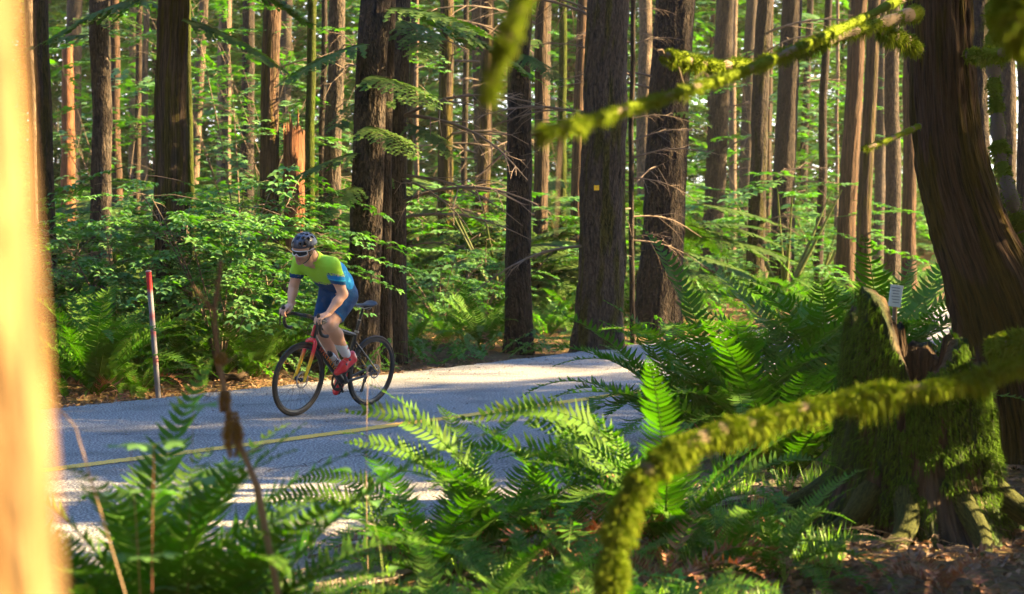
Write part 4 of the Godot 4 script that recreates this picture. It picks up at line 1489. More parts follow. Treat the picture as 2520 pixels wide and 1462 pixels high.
	sb.tube(spline([Vector3.ZERO, Vector3(-0.01, 0.6, 0), Vector3(0.0, 1.15, 0.0)], 5), fspline([0.0022, 0.0018, 0.001], 5), 5)
	part("stem", sb.mesh(smat(lc(0.3, 0.2, 0.14), 0.7)), st)
	# bare twigs over the blurred trunk
	for q in [[[0, 840, 4.6], [60, 905, 4.65], [120, 975, 4.7], [185, 1050, 4.75]]]:
		var pp := spline(path(q), 5)
		var root: Vector3 = pp[-1]
		root = root + (pp[-1] - pp[-2]).normalized() * 0.5
		root.y = ground_y(root.x, -root.z)
		var tw := thing("bare_twig", ["long pale bare twig slanting across the blurred trunk", "shorter bare twig under the long pale one on the blurred trunk", "faint low twig beside the blurred trunk's foot"][used.get("bare_twig", -1) + 1], "twig", root)
		pp.append((pp[-1] + root) * 0.5 + Vector3(0.02, 0, 0))
		pp.append(root)
		var rel := []
		for p in pp: rel.append(p - root)
		var wb := MB.new()
		wb.tube(rel, fspline([0.001, 0.0018, 0.0022], int(rel.size() / 2)), 6)
		part("stem", wb.mesh(smat(lc(0.28, 0.19, 0.12), 0.8)), tw)
	# roadside stake, trail tag, paper notice
	var foot := at(390, 950, 17.2)
	foot.y = ground_y(foot.x, 17.2)
	var head := at(365, 662, 17.2)
	var stake := thing("marker_stake", "weathered pale stake with a red-painted top by the far verge", "stake", foot)
	var up := (head - foot)
	var sk := MB.new()
	var cs := []
	var ps := []
	for i in 25:
		ps.append(up * i / 24.0 - up.normalized() * 0.03)
		var k := 0.75 + 0.4 * nz.get_noise_1d(i * 5.0)
		cs.append(Color(0.22, 0.21, 0.24) * k if i < 21 else Color(0.42, 0.012, 0.018))
		if i in [8, 13, 16]: cs[i] = Color(0.26, 0.07, 0.08)
	sk.tube(ps, [0.028], 10, cs)
	part("post", sk.mesh(smat(lc(1, 1, 1), 0.8, {"vc": true})), stake)
	var cap := MB.new()
	cap.lathe(up - up.normalized() * 0.03, up, [Vector2(0.030, 0.0), Vector2(0.030, 0.012), Vector2(0.0, 0.02)], 14)
	part("cap", cap.mesh(smat(lc(0.35, 0.24, 0.2), 0.9)), stake)
	var tgp := at(1468, 462, 22.58)
	var tg := thing("trail_tag", "tiny yellow square tag with a dark diamond above, nailed to the furrowed trunk", "tag", tgp)
	var y1 := MB.new()
	y1.box(Vector3(0, 0, 0), Vector3(0.068, 0.068, 0.008))
	part("plate", y1.mesh(smat(lc(0.85, 0.48, 0.01), 0.5)), tg)
	var y2 := MB.new()
	y2.box(Vector3(0.005, 0.065, 0.0), Vector3(0.062, 0.055, 0.008), Basis(Vector3.BACK, 0.6))
	part("dark_plate", y2.mesh(smat(lc(0.02, 0.02, 0.022), 0.6)), tg)
	var y3 := MB.new()
	y3.box(Vector3(0.003, 0.006, 0.006), Vector3(0.02, 0.008, 0.004), Basis(Vector3.BACK, 0.7))
	part("arrow", y3.mesh(smat(lc(0.5, 0.2, 0.02), 0.6)), tg)
	var nt := thing("notice_board", "small pale blue notice behind the torn stump's top", "notice", at(2204, 728, 11.4))
	var n1 := MB.new()
	n1.box(Vector3.ZERO, Vector3(0.085, 0.15, 0.008), Basis(Vector3.BACK, -0.12))
	part("sheet", n1.mesh(smat(lc(0.55, 0.62, 0.72), 0.6)), nt)
	for i in 6:
		var n2 := MB.new()
		n2.box(Vector3(0.0, 0.055 - i * 0.02, 0.006), Vector3(0.06 - 0.008 * (i % 3), 0.005, 0.002), Basis(Vector3.BACK, -0.12))
		part("printed_line", n2.mesh(smat(lc(0.12, 0.16, 0.25), 0.7)), nt)
	var n3 := MB.new()
	n3.tube([Vector3(0, 0.02, -0.02), Vector3(0.0, -1.4, -0.02)], [0.016], 8)
	part("stake", n3.mesh(M.twig), nt)
	# roots, twigs and litter by the verge and under the stump
	var lf := MB.new()
	for i in 1:
		leaf_shape(lf, Vector3(0, 0, -0.5), Vector3(0, 0, 1), Vector3.UP, 1.0, 0.55, Color.WHITE)
	var litter := lf.mesh(smat(lc(0.20, 0.115, 0.07), 0.85, {"back": Color(0.3, 0.2, 0.12)}))
	var litter2 := lf.mesh(smat(lc(0.13, 0.085, 0.06), 0.85))
	var xs := []
	var xs2 := []
	for i in 26000:
		var d := rr(5.0, 22.0)
		var x := rr(-0.36, 0.36) * d
		var s := road_side(x, d)
		if s > -3.4 and s < 3.75:
			# needles and leaf bits blown onto the asphalt, thicker along its edges
			if rng.randf() < 0.05 + 0.5 * smoothstep(2.3, 3.3, absf(s)):
				xs2.append(Transform3D(Basis(Vector3.UP, rr(0, TAU)) * Basis.from_scale(Vector3(rr(0.2, 1.0), 1, 1) * rr(0.012, 0.04)), Vector3(x, 0.04 - s * s / 600.0, -d)))
			continue
		if s > 0.0 and s > 6.5: continue
		if s < 0.0 and s > -4.4 and rng.randf() < 0.6: continue
		var k := rr(0.025, 0.075)
		var tr := Transform3D(Basis(Vector3.UP, rr(0, TAU)) * Basis(Vector3.RIGHT, rr(-0.8, 0.8)) * Basis(Vector3.BACK, rr(-0.8, 0.8)) * Basis.from_scale(Vector3.ONE * k), on_ground(x, d, -0.02))
		if i % 3: xs.append(tr)
		else: xs2.append(tr)
	scatter("leaf_litter", "dry reddish leaf litter on the forest floor", "leaf litter", litter, xs)
	scatter("leaf_litter", "older dull brown leaf litter mixed into the forest floor", "leaf litter", litter2, xs2)
	var xs3 := []
	for i in 1500:
		var d := rr(5.5, 21.0)
		var x := rr(-0.2, 0.36) * d
		var s := road_side(x, d)
		if s > -3.6 and s < 3.9 or s > 6.0: continue
		xs3.append(Transform3D(Basis(Vector3.UP, rr(0, TAU)) * Basis(Vector3.RIGHT, rr(-0.35, 0.2)) * Basis.from_scale(Vector3.ONE * rr(0.15, 0.5)), on_ground(x, d, -0.03)))
	scatter("fallen_twigs", "thin dead twigs strewn over the forest floor", "twigs", dead_limbs[0], xs3)
	# grass and small weeds along the near verge
	var gb := MB.new()
	for i in 9:
		var a := i * 2.4
		var e := Vector3(cos(a) * 0.35, 0.8 + 0.2 * sin(i), sin(a) * 0.35)
		var w := Vector3(-sin(a), 0, cos(a)) * 0.035
		gb.quad(-w, w, e * 0.6 + w * 0.7, e * 0.6 - w * 0.7)
		gb.tri(e * 0.6 - w * 0.7, e * 0.6 + w * 0.7, e)
	var grass := gb.mesh(smat(lc(0.11, 0.22, 0.05), 0.6, {"back": Color(0.5, 0.7, 0.15)}))
	var xg := []
	var xw := []
	for i in 5200:
		var d := rr(5.0, 16.0)
		var x := rr(-0.34, 0.2) * d
		var s := road_side(x, d)
		if s > -3.35 or s < -6.5: continue
		if nz.get_noise_2d(x * 1.2, d * 1.2) < -0.12: continue
		xg.append(Transform3D(Basis(Vector3.UP, rr(0, TAU)) * Basis.from_scale(Vector3.ONE * rr(0.06, 0.2)), on_ground(x, d)))
		if i % 4 == 0: xw.append(Transform3D(Basis(Vector3.UP, rr(0, TAU)) * Basis(Vector3.RIGHT, rr(-0.9, -0.2)) * Basis.from_scale(Vector3.ONE * rr(0.25, 0.5)), on_ground(x, d)))
	scatter("grass", "short green grass along the near edge of the road", "grass", grass, xg)
	scatter("weeds", "low leafy weeds along the near edge of the road", "weeds", sprays[2], xw)
	# fallen wood on the far verge
	for q in [[495, 19.0, 0.5, 0.05, "crooked dead root lying on the far verge"], [650, 20.2, 0.9, 0.13, "rotten dark log lying in the ferns behind the front wheel"]]:
		var lp := px_ground(q[0], q[1])
		var lt := thing("fallen_log", q[4], "log", lp)
		var ax := []
		var rd := []
		for i in 16:
			ax.append(Vector3((i / 15.0 - 0.5) * q[2] * 2.0, q[3] * 0.8 + 0.06 * nz.get_noise_1d(i * 4.0), 0.1 * nz.get_noise_1d(i * 3.0 + 60.0)))
			rd.append(q[3] * (1.0 + 0.3 * nz.get_noise_1d(i * 9.0)))
		var lb := MB.new()
		lb.tube(ax, rd, 12)
		part("wood", lb.mesh(M.cedar), lt)

# ---------------------------------------------------------------- the bicycle; own axes: x forward, y up, z to the rider's right
var bike_at := Transform3D.IDENTITY
const BASE := 1.022

func bike_frame() -> void:
	var rear := Vector3(-1.3733, 0.026, -15.7575)
	var front := Vector3(-1.9553, 0.026, -14.9174)
	var fw := (front - rear).normalized()
	var rt := fw.cross(Vector3.UP).normalized()
	var lean := deg_to_rad(8.5)
	var up := Vector3.UP * cos(lean) - rt * sin(lean)
	bike_at = Transform3D(Basis(fw, up, fw.cross(up)), rear)

func v2(x: float, y: float, z := 0.0) -> Vector3:
	return Vector3(x, y, z)

func wheel(t: Node3D, called: String, where: Vector3, rotor_r: float) -> Node3D:
	var w := Node3D.new()
	w.name = called
	t.add_child(w)
	w.position = where
	var ax := Vector3(0, 0, 1)
	var b := MB.new()
	b.ring(Vector3.ZERO, ax, 0.3255, 0.0145, 96, 12)
	part("tyre", b.mesh(M.tyre), w)
	b = MB.new()
	# deep rim of V section
	var n := 96
	var prof := [Vector2(0.317, -0.012), Vector2(0.316, 0.012), Vector2(0.304, 0.0135), Vector2(0.284, 0.008), Vector2(0.280, 0.0), Vector2(0.284, -0.008), Vector2(0.304, -0.0135), Vector2(0.317, -0.012)]
	b.lathe(Vector3.ZERO, ax, prof, n)
	part("rim", b.mesh(M.carbon), w)
	b = MB.new()
	b.lathe(Vector3.ZERO, ax, [Vector2(0.0, -0.058), Vector2(0.010, -0.058), Vector2(0.012, -0.04), Vector2(0.024, -0.03), Vector2(0.024, -0.026), Vector2(0.012, -0.02), Vector2(0.012, 0.02), Vector2(0.022, 0.028), Vector2(0.022, 0.032), Vector2(0.010, 0.045), Vector2(0.0, 0.055)], 18)
	part("hub", b.mesh(M.carbon), w)
	b = MB.new()
	b.lathe(Vector3(0, 0, -0.043), ax, [Vector2(rotor_r, -0.001), Vector2(rotor_r, 0.001), Vector2(rotor_r - 0.016, 0.001), Vector2(rotor_r - 0.016, -0.001), Vector2(rotor_r, -0.001)], 48)
	for k in 6:
		var a := TAU * k / 6
		b.tube([Vector3(cos(a) * 0.02, sin(a) * 0.02, -0.043), Vector3(cos(a + 0.5) * (rotor_r - 0.012), sin(a + 0.5) * (rotor_r - 0.012), -0.043)], [0.003], 4)
	part("brake_rotor", b.mesh(M.steel), w)
	b = MB.new()
	b.tube([Vector3.ZERO, Vector3(0, 0.262, 0)], [0.0011], 5)
	var sp := b.mesh(M.black)
	for k in 24:
		var a := TAU * k / 24
		var z := 0.027 if k % 2 else -0.028
		var s := -0.45 if (k / 2) % 2 else 0.45
		var p0 := Vector3(sin(a + s * 2.6) * 0.022, cos(a + s * 2.6) * 0.022, z)
		var p1 := Vector3(sin(a) * 0.283, cos(a) * 0.283, 0)
		var dr := p1 - p0
		var y := dr.normalized()
		var x := y.cross(Vector3(0, 0, 1)).normalized()
		part("spoke", sp, w, Transform3D(Basis(x, y * dr.length() / 0.262, x.cross(y)), p0))
	return w

func make_bicycle() -> void:
	bike_frame()
	M.tyre = smat(lc(0.014, 0.014, 0.015), 0.62, {"spec": 0.4})
	M.carbon = smat(lc(0.010, 0.010, 0.012), 0.28, {"coat": 0.4})
	M.black = smat(lc(0.016, 0.016, 0.018), 0.45)
	M.steel = smat(lc(0.42, 0.40, 0.38), 0.35, {"metal": 0.85})
	M.paintcol = smat(lc(1, 1, 1), 0.25, {"vc": true, "coat": 0.6})
	var t := thing("bicycle", "black road bicycle with a red-to-yellow fork, leaning into the bend", "bicycle")
	t.transform = bike_at
	wheel(t, "rear_wheel", v2(0, 0.34), 0.07)
	wheel(t, "front_wheel", v2(BASE, 0.34), 0.08)
	var bb := v2(0.41, 0.272)
	var crown := v2(0.893, 0.683)
	var ht := v2(0.858, 0.832)
	var st := v2(0.285, 0.735)
	var b := MB.new()
	b.tube([bb + v2(-0.0, 0.0), bb.lerp(crown, 0.5), crown + v2(-0.012, 0.035)], [0.030, 0.031, 0.027], 14)
	part("down_tube", b.mesh(M.carbon), t)
	b = MB.new()
	b.tube([st + v2(0.0, -0.035), st.lerp(ht, 0.5) + v2(0, -0.012), ht + v2(0.0, -0.03)], [0.016, 0.017, 0.022], 12)
	part("top_tube", b.mesh(M.carbon), t)
	b = MB.new()
	b.tube([bb, st], [0.021, 0.017], 12)
	part("seat_tube", b.mesh(M.carbon), t)
	b = MB.new()
	b.tube([crown, ht], [0.026, 0.024], 14)
	part("head_tube", b.mesh(M.carbon), t)
	b = MB.new()
	b.tube([crown.lerp(ht, 0.25) + v2(0.018, 0.004), ht + v2(0.018, -0.008)], [0.017, 0.014], 10, [lc(0.6, 0.02, 0.03)])
	part("head_badge", b.mesh(M.paintcol), t)
	for s: float in [-1.0, 1.0]:
		b = MB.new()
		b.tube(spline([bb + v2(-0.02, 0, s * 0.03), v2(0.2, 0.30, s * 0.045), v2(0.0, 0.34, s * 0.066)], 5), fspline([0.014, 0.012, 0.010], 5), 8)
		part("chain_stay", b.mesh(M.carbon), t)
		b = MB.new()
		var cols := []
		for k in 11: cols.append(lc(0.012, 0.012, 0.014) if k < 7 else lc(0.6, 0.33, 0.01).lerp(lc(0.012, 0.012, 0.014), 0.0 if k < 10 else 0.4))
		b.tube(spline([v2(0.305, 0.64, s * 0.018), v2(0.15, 0.49, s * 0.05), v2(0.0, 0.35, s * 0.066)], 5), fspline([0.009, 0.008, 0.009], 5), 8, cols)
		part("seat_stay", b.mesh(M.paintcol), t)
		# fork leg: red crown fading into yellow
		b = MB.new()
		var fp := spline([crown + v2(0.0, 0.0, s * 0.012), crown + v2(0.008, -0.005, s * 0.040), crown + v2(0.02, -0.05, s * 0.050), v2(0.955, 0.50, s * 0.056), v2(1.005, 0.36, s * 0.058), v2(BASE, 0.325, s * 0.058)], 6)
		var fc := []
		var fr := []
		for p in fp:
			var k := smoothstep(0.60, 0.47, p.y)
			fc.append(lc(0.78, 0.014, 0.03).lerp(lc(0.92, 0.54, 0.008), k))
			fr.append(lerpf(0.013, 0.019, clampf((p.y - 0.33) / 0.3, 0.0, 1.0)))
		b.tube(fp, fr, 12, fc)
		part("fork_leg", b.mesh(M.paintcol), t)
	b = MB.new()
	b.tube([crown + v2(0.004, -0.012), crown + v2(-0.004, 0.026)], [0.029, 0.028], 14, [lc(0.78, 0.014, 0.03)])
	part("fork_crown", b.mesh(M.paintcol), t)
	# writing along the down tube
	var word := "SPECIALIZED"
	var font := SystemFont.new()
	font.font_names = PackedStringArray(["Droid Sans"])
	font.font_weight = 700
	var dn := (bb - crown).normalized()
	var across := Vector3(dn.y, -dn.x, 0)
	across = across if across.y > 0 else -across
	for i in word.length():
		var tm := TextMesh.new()
		tm.text = word[i]
		tm.font = font
		tm.font_size = 32
		tm.pixel_size = 0.0016
		tm.depth = 0.003
		var k := i / 10.0
		tm.material = smat(lc(0.45, 0.02, 0.02).lerp(lc(0.7, 0.36, 0.01), k), 0.4)
		var p := crown + dn * (0.115 + i * 0.037) + Vector3(0, 0, -0.033)
		part("letter", tm, t, Transform3D(Basis(dn * 1.1, across, Vector3(0, 0, -1)), p))
	# cockpit
	var hb := v2(0.95, 0.902)
	b = MB.new()
	b.tube([ht + v2(0.004, -0.01), ht + v2(-0.012, 0.045)], [0.02, 0.019], 12)
	b.tube([ht + v2(-0.008, 0.03), hb], [0.019, 0.017], 12)
	part("stem", b.mesh(M.black), t)
	for s: float in [-1.0, 1.0]:
		b = MB.new()
		b.tube(spline([hb, hb + v2(0.0, 0, s * 0.09), hb + v2(0.012, 0.0, s * 0.185), v2(1.0, 0.90, s * 0.21), v2(1.045, 0.885, s * 0.212), v2(1.058, 0.84, s * 0.213), v2(1.03, 0.79, s * 0.215), v2(0.985, 0.772, s * 0.217), v2(0.945, 0.77, s * 0.218)], 5), fspline([0.015, 0.014, 0.015, 0.016, 0.016, 0.016, 0.016, 0.016, 0.016], 5), 10)
		part("handlebar", b.mesh(M.black), t)
		b = MB.new()
		b.tube(spline([v2(1.0, 0.902, s * 0.211), v2(1.045, 0.913, s * 0.211), v2(1.082, 0.93, s * 0.211), v2(1.092, 0.965, s * 0.211), v2(1.086, 0.978, s * 0.211)], 5), fspline([0.017, 0.018, 0.019, 0.017, 0.009], 5), 10)
		var hood := part("brake_hood", b.mesh(M.black), t)
		b = MB.new()
		b.tube(spline([v2(1.088, 0.935, s * 0.213), v2(1.108, 0.895, s * 0.216), v2(1.104, 0.84, s * 0.222), v2(1.092, 0.795, s * 0.228)], 5), fspline([0.010, 0.009, 0.007, 0.006], 5), 8)
		part("brake_lever", b.mesh(M.carbon), hood)
		b = MB.new()
		b.tube(spline([v2(0.97, 0.89, s * 0.10), v2(1.03, 0.84, s * 0.06), v2(0.99, 0.77, s * 0.02), v2(0.905, 0.72, 0)], 6), [0.0028], 6)
		part("cable", b.mesh(M.black), t)
	b = MB.new()
	b.box(hb + v2(0.05, 0.022, 0), Vector3(0.075, 0.018, 0.045), Basis(Vector3.BACK, 0.15))
	part("bike_computer", b.mesh(M.black), t)
	# seat
	b = MB.new()
	b.tube([st + v2(0.004, -0.02), v2(0.228, 0.955)], [0.0145, 0.0135], 12)
	part("seat_post", b.mesh(M.carbon), t)
	b = MB.new()
	b.lathe(st + v2(0.0, -0.012), v2(-0.24, 0.97), [Vector2(0.0, 0.0), Vector2(0.021, 0.0), Vector2(0.022, 0.018), Vector2(0.0, 0.022)], 14)
	b.lathe(v2(0.262, 0.835), v2(-0.24, 0.97), [Vector2(0.0, 0.0), Vector2(0.0165, 0.0), Vector2(0.0165, 0.012), Vector2(0.0, 0.012)], 12)
	part("seat_clamp", b.mesh(M.steel), t)
	b = MB.new()
	for s: float in [-1.0, 1.0]:
		b.tube(spline([v2(0.34, 0.985, s * 0.012), v2(0.27, 0.958, s * 0.022), v2(0.19, 0.956, s * 0.022), v2(0.12, 0.985, s * 0.03)], 5), [0.0035], 6)
	part("saddle_rail", b.mesh(M.steel), t)
	b = MB.new()
	var rows := 19
	for i in rows:
		var u := float(i) / (rows - 1)
		var x := lerpf(0.383, 0.095, u)
		var hw := 0.020 + 0.052 * smoothstep(0.35, 0.95, u) if u > 0.02 else 0.010
		if u > 0.97: hw *= 0.8
		var y := 1.003 - 0.008 * sin(u * PI) + 0.014 * smoothstep(0.75, 1.0, u)
		for j in 13:
			var a := lerpf(-0.35, PI + 0.35, j / 12.0)
			b.vert(Vector3(x, y - 0.020 + 0.022 * sin(a) * (1.0 if sin(a) > 0 else 0.9), -cos(a) * hw))
	b.grid(0, rows, 13, false)
	part("saddle", b.mesh(smat(lc(0.02, 0.021, 0.026), 0.42)), t)
	b = MB.new()
	b.blob(v2(0.165, 0.955), Vector3(0.05, 0, 0), Vector3(0, 0.024, 0), Vector3(0, 0, 0.028), 8)
	part("saddle_bag", b.mesh(M.black), t)
	# drivetrain
	b = MB.new()
	b.lathe(bb + v2(0, 0, -0.045), Vector3(0, 0, 1), [Vector2(0.0, 0.0), Vector2(0.024, 0.0), Vector2(0.024, 0.09), Vector2(0.0, 0.09)], 18)
	part("bottom_bracket", b.mesh(M.carbon), t)
	b = MB.new()
	var teeth := []
	for k in 96:
		var a := TAU * k / 96
		var r := 0.106 if k % 2 else 0.101
		teeth.append(bb + Vector3(cos(a) * r, sin(a) * r, 0.048))
	for k in 96:
		var a := TAU * k / 96
		var a2 := TAU * (k + 1) / 96
		b.quad(teeth[k], teeth[(k + 1) % 96], bb + Vector3(cos(a2) * 0.074, sin(a2) * 0.074, 0.046), bb + Vector3(cos(a) * 0.074, sin(a) * 0.074, 0.046))
	b.ring(bb + v2(0, 0, 0.047), Vector3(0, 0, 1), 0.088, 0.006, 48, 6, Color.WHITE, 0.4)
	for k in 4:
		var a := TAU * k / 4 + 0.6
		b.tube([bb + v2(0, 0, 0.05), bb + Vector3(cos(a) * 0.09, sin(a) * 0.09, 0.048)], [0.016, 0.008], 8)
	part("chainring", b.mesh(M.black), t)
	var cd := Vector3(0.66, 0.75, 0).normalized() * 0.17
	for s: float in [-1.0, 1.0]:
		var tip := bb + (cd if s < 0 else -cd) + v2(0, 0, s * 0.072)
		b = MB.new()
		b.tube([bb + v2(0, 0, s * 0.055), bb.lerp(tip, 0.5) + v2(0, 0, s * 0.032), tip], [0.018, 0.014, 0.013], 10)
		part("crank_arm", b.mesh(M.carbon), t)
		b = MB.new()
		b.tube([tip, tip + v2(0, 0, s * 0.075)], [0.007], 8)
		b.box(tip + v2(0.0, 0.002, s * 0.05), Vector3(0.075, 0.014, 0.055), Basis(Vector3.BACK, -0.35 if s < 0 else -0.8))
		part("pedal", b.mesh(M.black), t)
	b = MB.new()
	for k in 6:
		b.ring(v2(0, 0.34, 0.024 + k * 0.004), Vector3(0, 0, 1), 0.05 - k * 0.006, 0.0022, 30, 5)
		b.lathe(v2(0, 0.34, 0.024 + k * 0.004), Vector3(0, 0, 1), [Vector2(0.012, 0.0), Vector2(0.05 - k * 0.006, 0.0)], 24)
	part("cassette", b.mesh(M.steel), t)
	b = MB.new()
	b.tube(spline([v2(0.0, 0.31, 0.055), v2(-0.01, 0.27, 0.06), v2(0.03, 0.235, 0.055)], 4), [0.014], 8)
	b.box(v2(0.045, 0.19, 0.046), Vector3(0.022, 0.11, 0.012), Basis(Vector3.BACK, 0.25))
	for q in [v2(0.03, 0.235, 0.044), v2(0.06, 0.145, 0.044)]:
		b.lathe(q, Vector3(0, 0, 1), [Vector2(0.0, -0.006), Vector2(0.018, -0.006), Vector2(0.018, 0.006), Vector2(0.0, 0.006)], 14)
	part("rear_derailleur", b.mesh(M.black), t)
	b = MB.new()
	b.tube([bb + v2(0.02, 0.103, 0.046), v2(0.0, 0.385, 0.04)], [0.0045], 5, [Color.WHITE], true, 0.7)
	b.tube([bb + v2(0.0, -0.103, 0.046), v2(0.062, 0.128, 0.044)], [0.0045], 5, [Color.WHITE], true, 0.7)
	part("chain", b.mesh(M.black), t)
	# calipers
	for q in [v2(BASE - 0.055, 0.425, -0.052), v2(0.075, 0.365, -0.05)]:
		b = MB.new()
		b.box(q, Vector3(0.03, 0.055, 0.028), Basis(Vector3.BACK, 0.4))
		part("brake_caliper", b.mesh(M.black), t)
	# bottle in its cage
	var axis := (crown - bb).normalized()
	var off := Vector3(-axis.y, axis.x, 0)
	off = off if off.y > 0 else -off
	var bot := bb + axis * 0.17 + off * 0.062
	b = MB.new()
	b.lathe(bot, axis, [Vector2(0.0, 0.0), Vector2(0.034, 0.0), Vector2(0.036, 0.006), Vector2(0.036, 0.075), Vector2(0.033, 0.085), Vector2(0.036, 0.095), Vector2(0.036, 0.150), Vector2(0.026, 0.165)], 24)
	var bt := part("bottle", b.mesh(smat(lc(0.72, 0.72, 0.74), 0.45)), t)
	b = MB.new()
	b.lathe(bot, axis, [Vector2(0.028, 0.160), Vector2(0.030, 0.172), Vector2(0.026, 0.186), Vector2(0.012, 0.192), Vector2(0.011, 0.212), Vector2(0.0, 0.214)], 20)
	part("bottle_cap", b.mesh(M.black), bt)
	var tm2 := TextMesh.new()
	tm2.text = "e"
	tm2.font = font
	tm2.font_size = 32
	tm2.pixel_size = 0.0022
	tm2.depth = 0.002
	tm2.material = M.black
	part("letter", tm2, bt, Transform3D(Basis(axis, Vector3(-axis.y, axis.x, 0) * -1.0, Vector3(0, 0, -1)) * Basis(Vector3.BACK, PI), bot + axis * 0.07 + Vector3(0, 0, -0.0365)))
	b = MB.new()
	for k in [0.03, 0.10]:
		b.ring(bot + axis * k, axis, 0.038, 0.0025, 24, 6)
	b.tube([bb + axis * 0.18 + off * 0.028, bb + axis * 0.31 + off * 0.028], [0.006], 6)
	part("bottle_cage", b.mesh(M.black), t)

# ---------------------------------------------------------------- the rider: a field of joined tapered limbs, meshed as surface nets
class Field:
	var lo: Vector3
	var cell: float
	var nx: int
	var ny: int
	var nz: int
	var f := PackedFloat32Array()
	var own := PackedByteArray()
	var par := PackedFloat32Array()
	func _init(a: Vector3, b: Vector3, c: float) -> void:
		lo = a; cell = c
		nx = int((b.x - a.x) / c) + 2
		ny = int((b.y - a.y) / c) + 2
		nz = int((b.z - a.z) / c) + 2
		f.resize(nx * ny * nz); f.fill(0.5)
		own.resize(nx * ny * nz)
		par.resize(nx * ny * nz)
	func bone(id: int, a: Vector3, b: Vector3, ra: float, rb: float, k: float) -> void:
		var m := maxf(ra, rb) + k + 0.03
		var l := Vector3(minf(a.x, b.x) - m, minf(a.y, b.y) - m, minf(a.z, b.z) - m) - lo
		var h := Vector3(maxf(a.x, b.x) + m, maxf(a.y, b.y) + m, maxf(a.z, b.z) + m) - lo
		var ab := b - a
		var q := maxf(ab.length_squared(), 1e-9)
		for x in range(maxi(0, int(l.x / cell)), mini(nx, int(h.x / cell) + 2)):
			for y in range(maxi(0, int(l.y / cell)), mini(ny, int(h.y / cell) + 2)):
				var o := (x * ny + y) * nz
				for z in range(maxi(0, int(l.z / cell)), mini(nz, int(h.z / cell) + 2)):
					var p := lo + Vector3(x, y, z) * cell
					var t := clampf((p - a).dot(ab) / q, 0.0, 1.0)
					var d := (p - a - ab * t).length() - lerpf(ra, rb, t)
					var c := f[o + z]
					if d < c or c == 0.5:
						own[o + z] = id
						par[o + z] = t
					var e := maxf(k - absf(d - c), 0.0)
					f[o + z] = minf(d, c) - e * e / (4.0 * k) if k > 0.0 else minf(d, c)
	func nets(b: MB, iso: float, keep: Callable, colour: Callable) -> void:
		var at := {}
		var sx := ny * nz
		for x in nx - 1:
			for y in ny - 1:
				var o := (x * ny + y) * nz
				for z in nz - 1:
					var i := o + z
					var n := 0
					if f[i] < iso: n += 1
					if f[i + 1] < iso: n += 1
					if f[i + nz] < iso: n += 1
					if f[i + nz + 1] < iso: n += 1
					if f[i + sx] < iso: n += 1
					if f[i + sx + 1] < iso: n += 1
					if f[i + sx + nz] < iso: n += 1
					if f[i + sx + nz + 1] < iso: n += 1
					if n == 0 or n == 8: continue
					var s := Vector3.ZERO
					var m := 0
					for e in 12:
						var c0: int = [0, 1, 2, 3, 0, 1, 4, 5, 0, 2, 4, 6][e]
						var c1: int = [4, 5, 6, 7, 2, 3, 6, 7, 1, 3, 5, 7][e]
						var f0 := f[i + (c0 >> 2) * sx + ((c0 >> 1) & 1) * nz + (c0 & 1)] - iso
						var f1 := f[i + (c1 >> 2) * sx + ((c1 >> 1) & 1) * nz + (c1 & 1)] - iso
						if (f0 < 0.0) != (f1 < 0.0):
							var u := f0 / (f0 - f1)
							s += Vector3(c0 >> 2, (c0 >> 1) & 1, c0 & 1).lerp(Vector3(c1 >> 2, (c1 >> 1) & 1, c1 & 1), u)
							m += 1
					var p := lo + (Vector3(x, y, z) + s / m) * cell
					if not keep.call(own[i], par[i], p): continue
					at[i] = b.vert(p, colour.call(own[i], par[i], p))
		for i in at:
			# one quad round each crossed edge that starts at this cell's low corner
			var inside := f[i] < iso
			for ax in 3:
				var st: int = [sx, nz, 1][ax]
				if (f[i + st] < iso) == inside: continue
				var s1: int = [nz, 1, sx][ax]
				var s2: int = [1, sx, nz][ax]
				if not (at.has(i - s1) and at.has(i - s2) and at.has(i - s1 - s2)): continue
				var q := [at[i], at[i - s1], at[i - s1 - s2], at[i - s2]]
				if not inside: q.reverse()
				for w in [0, 1, 2, 0, 2, 3]: b.ix.append(q[w])

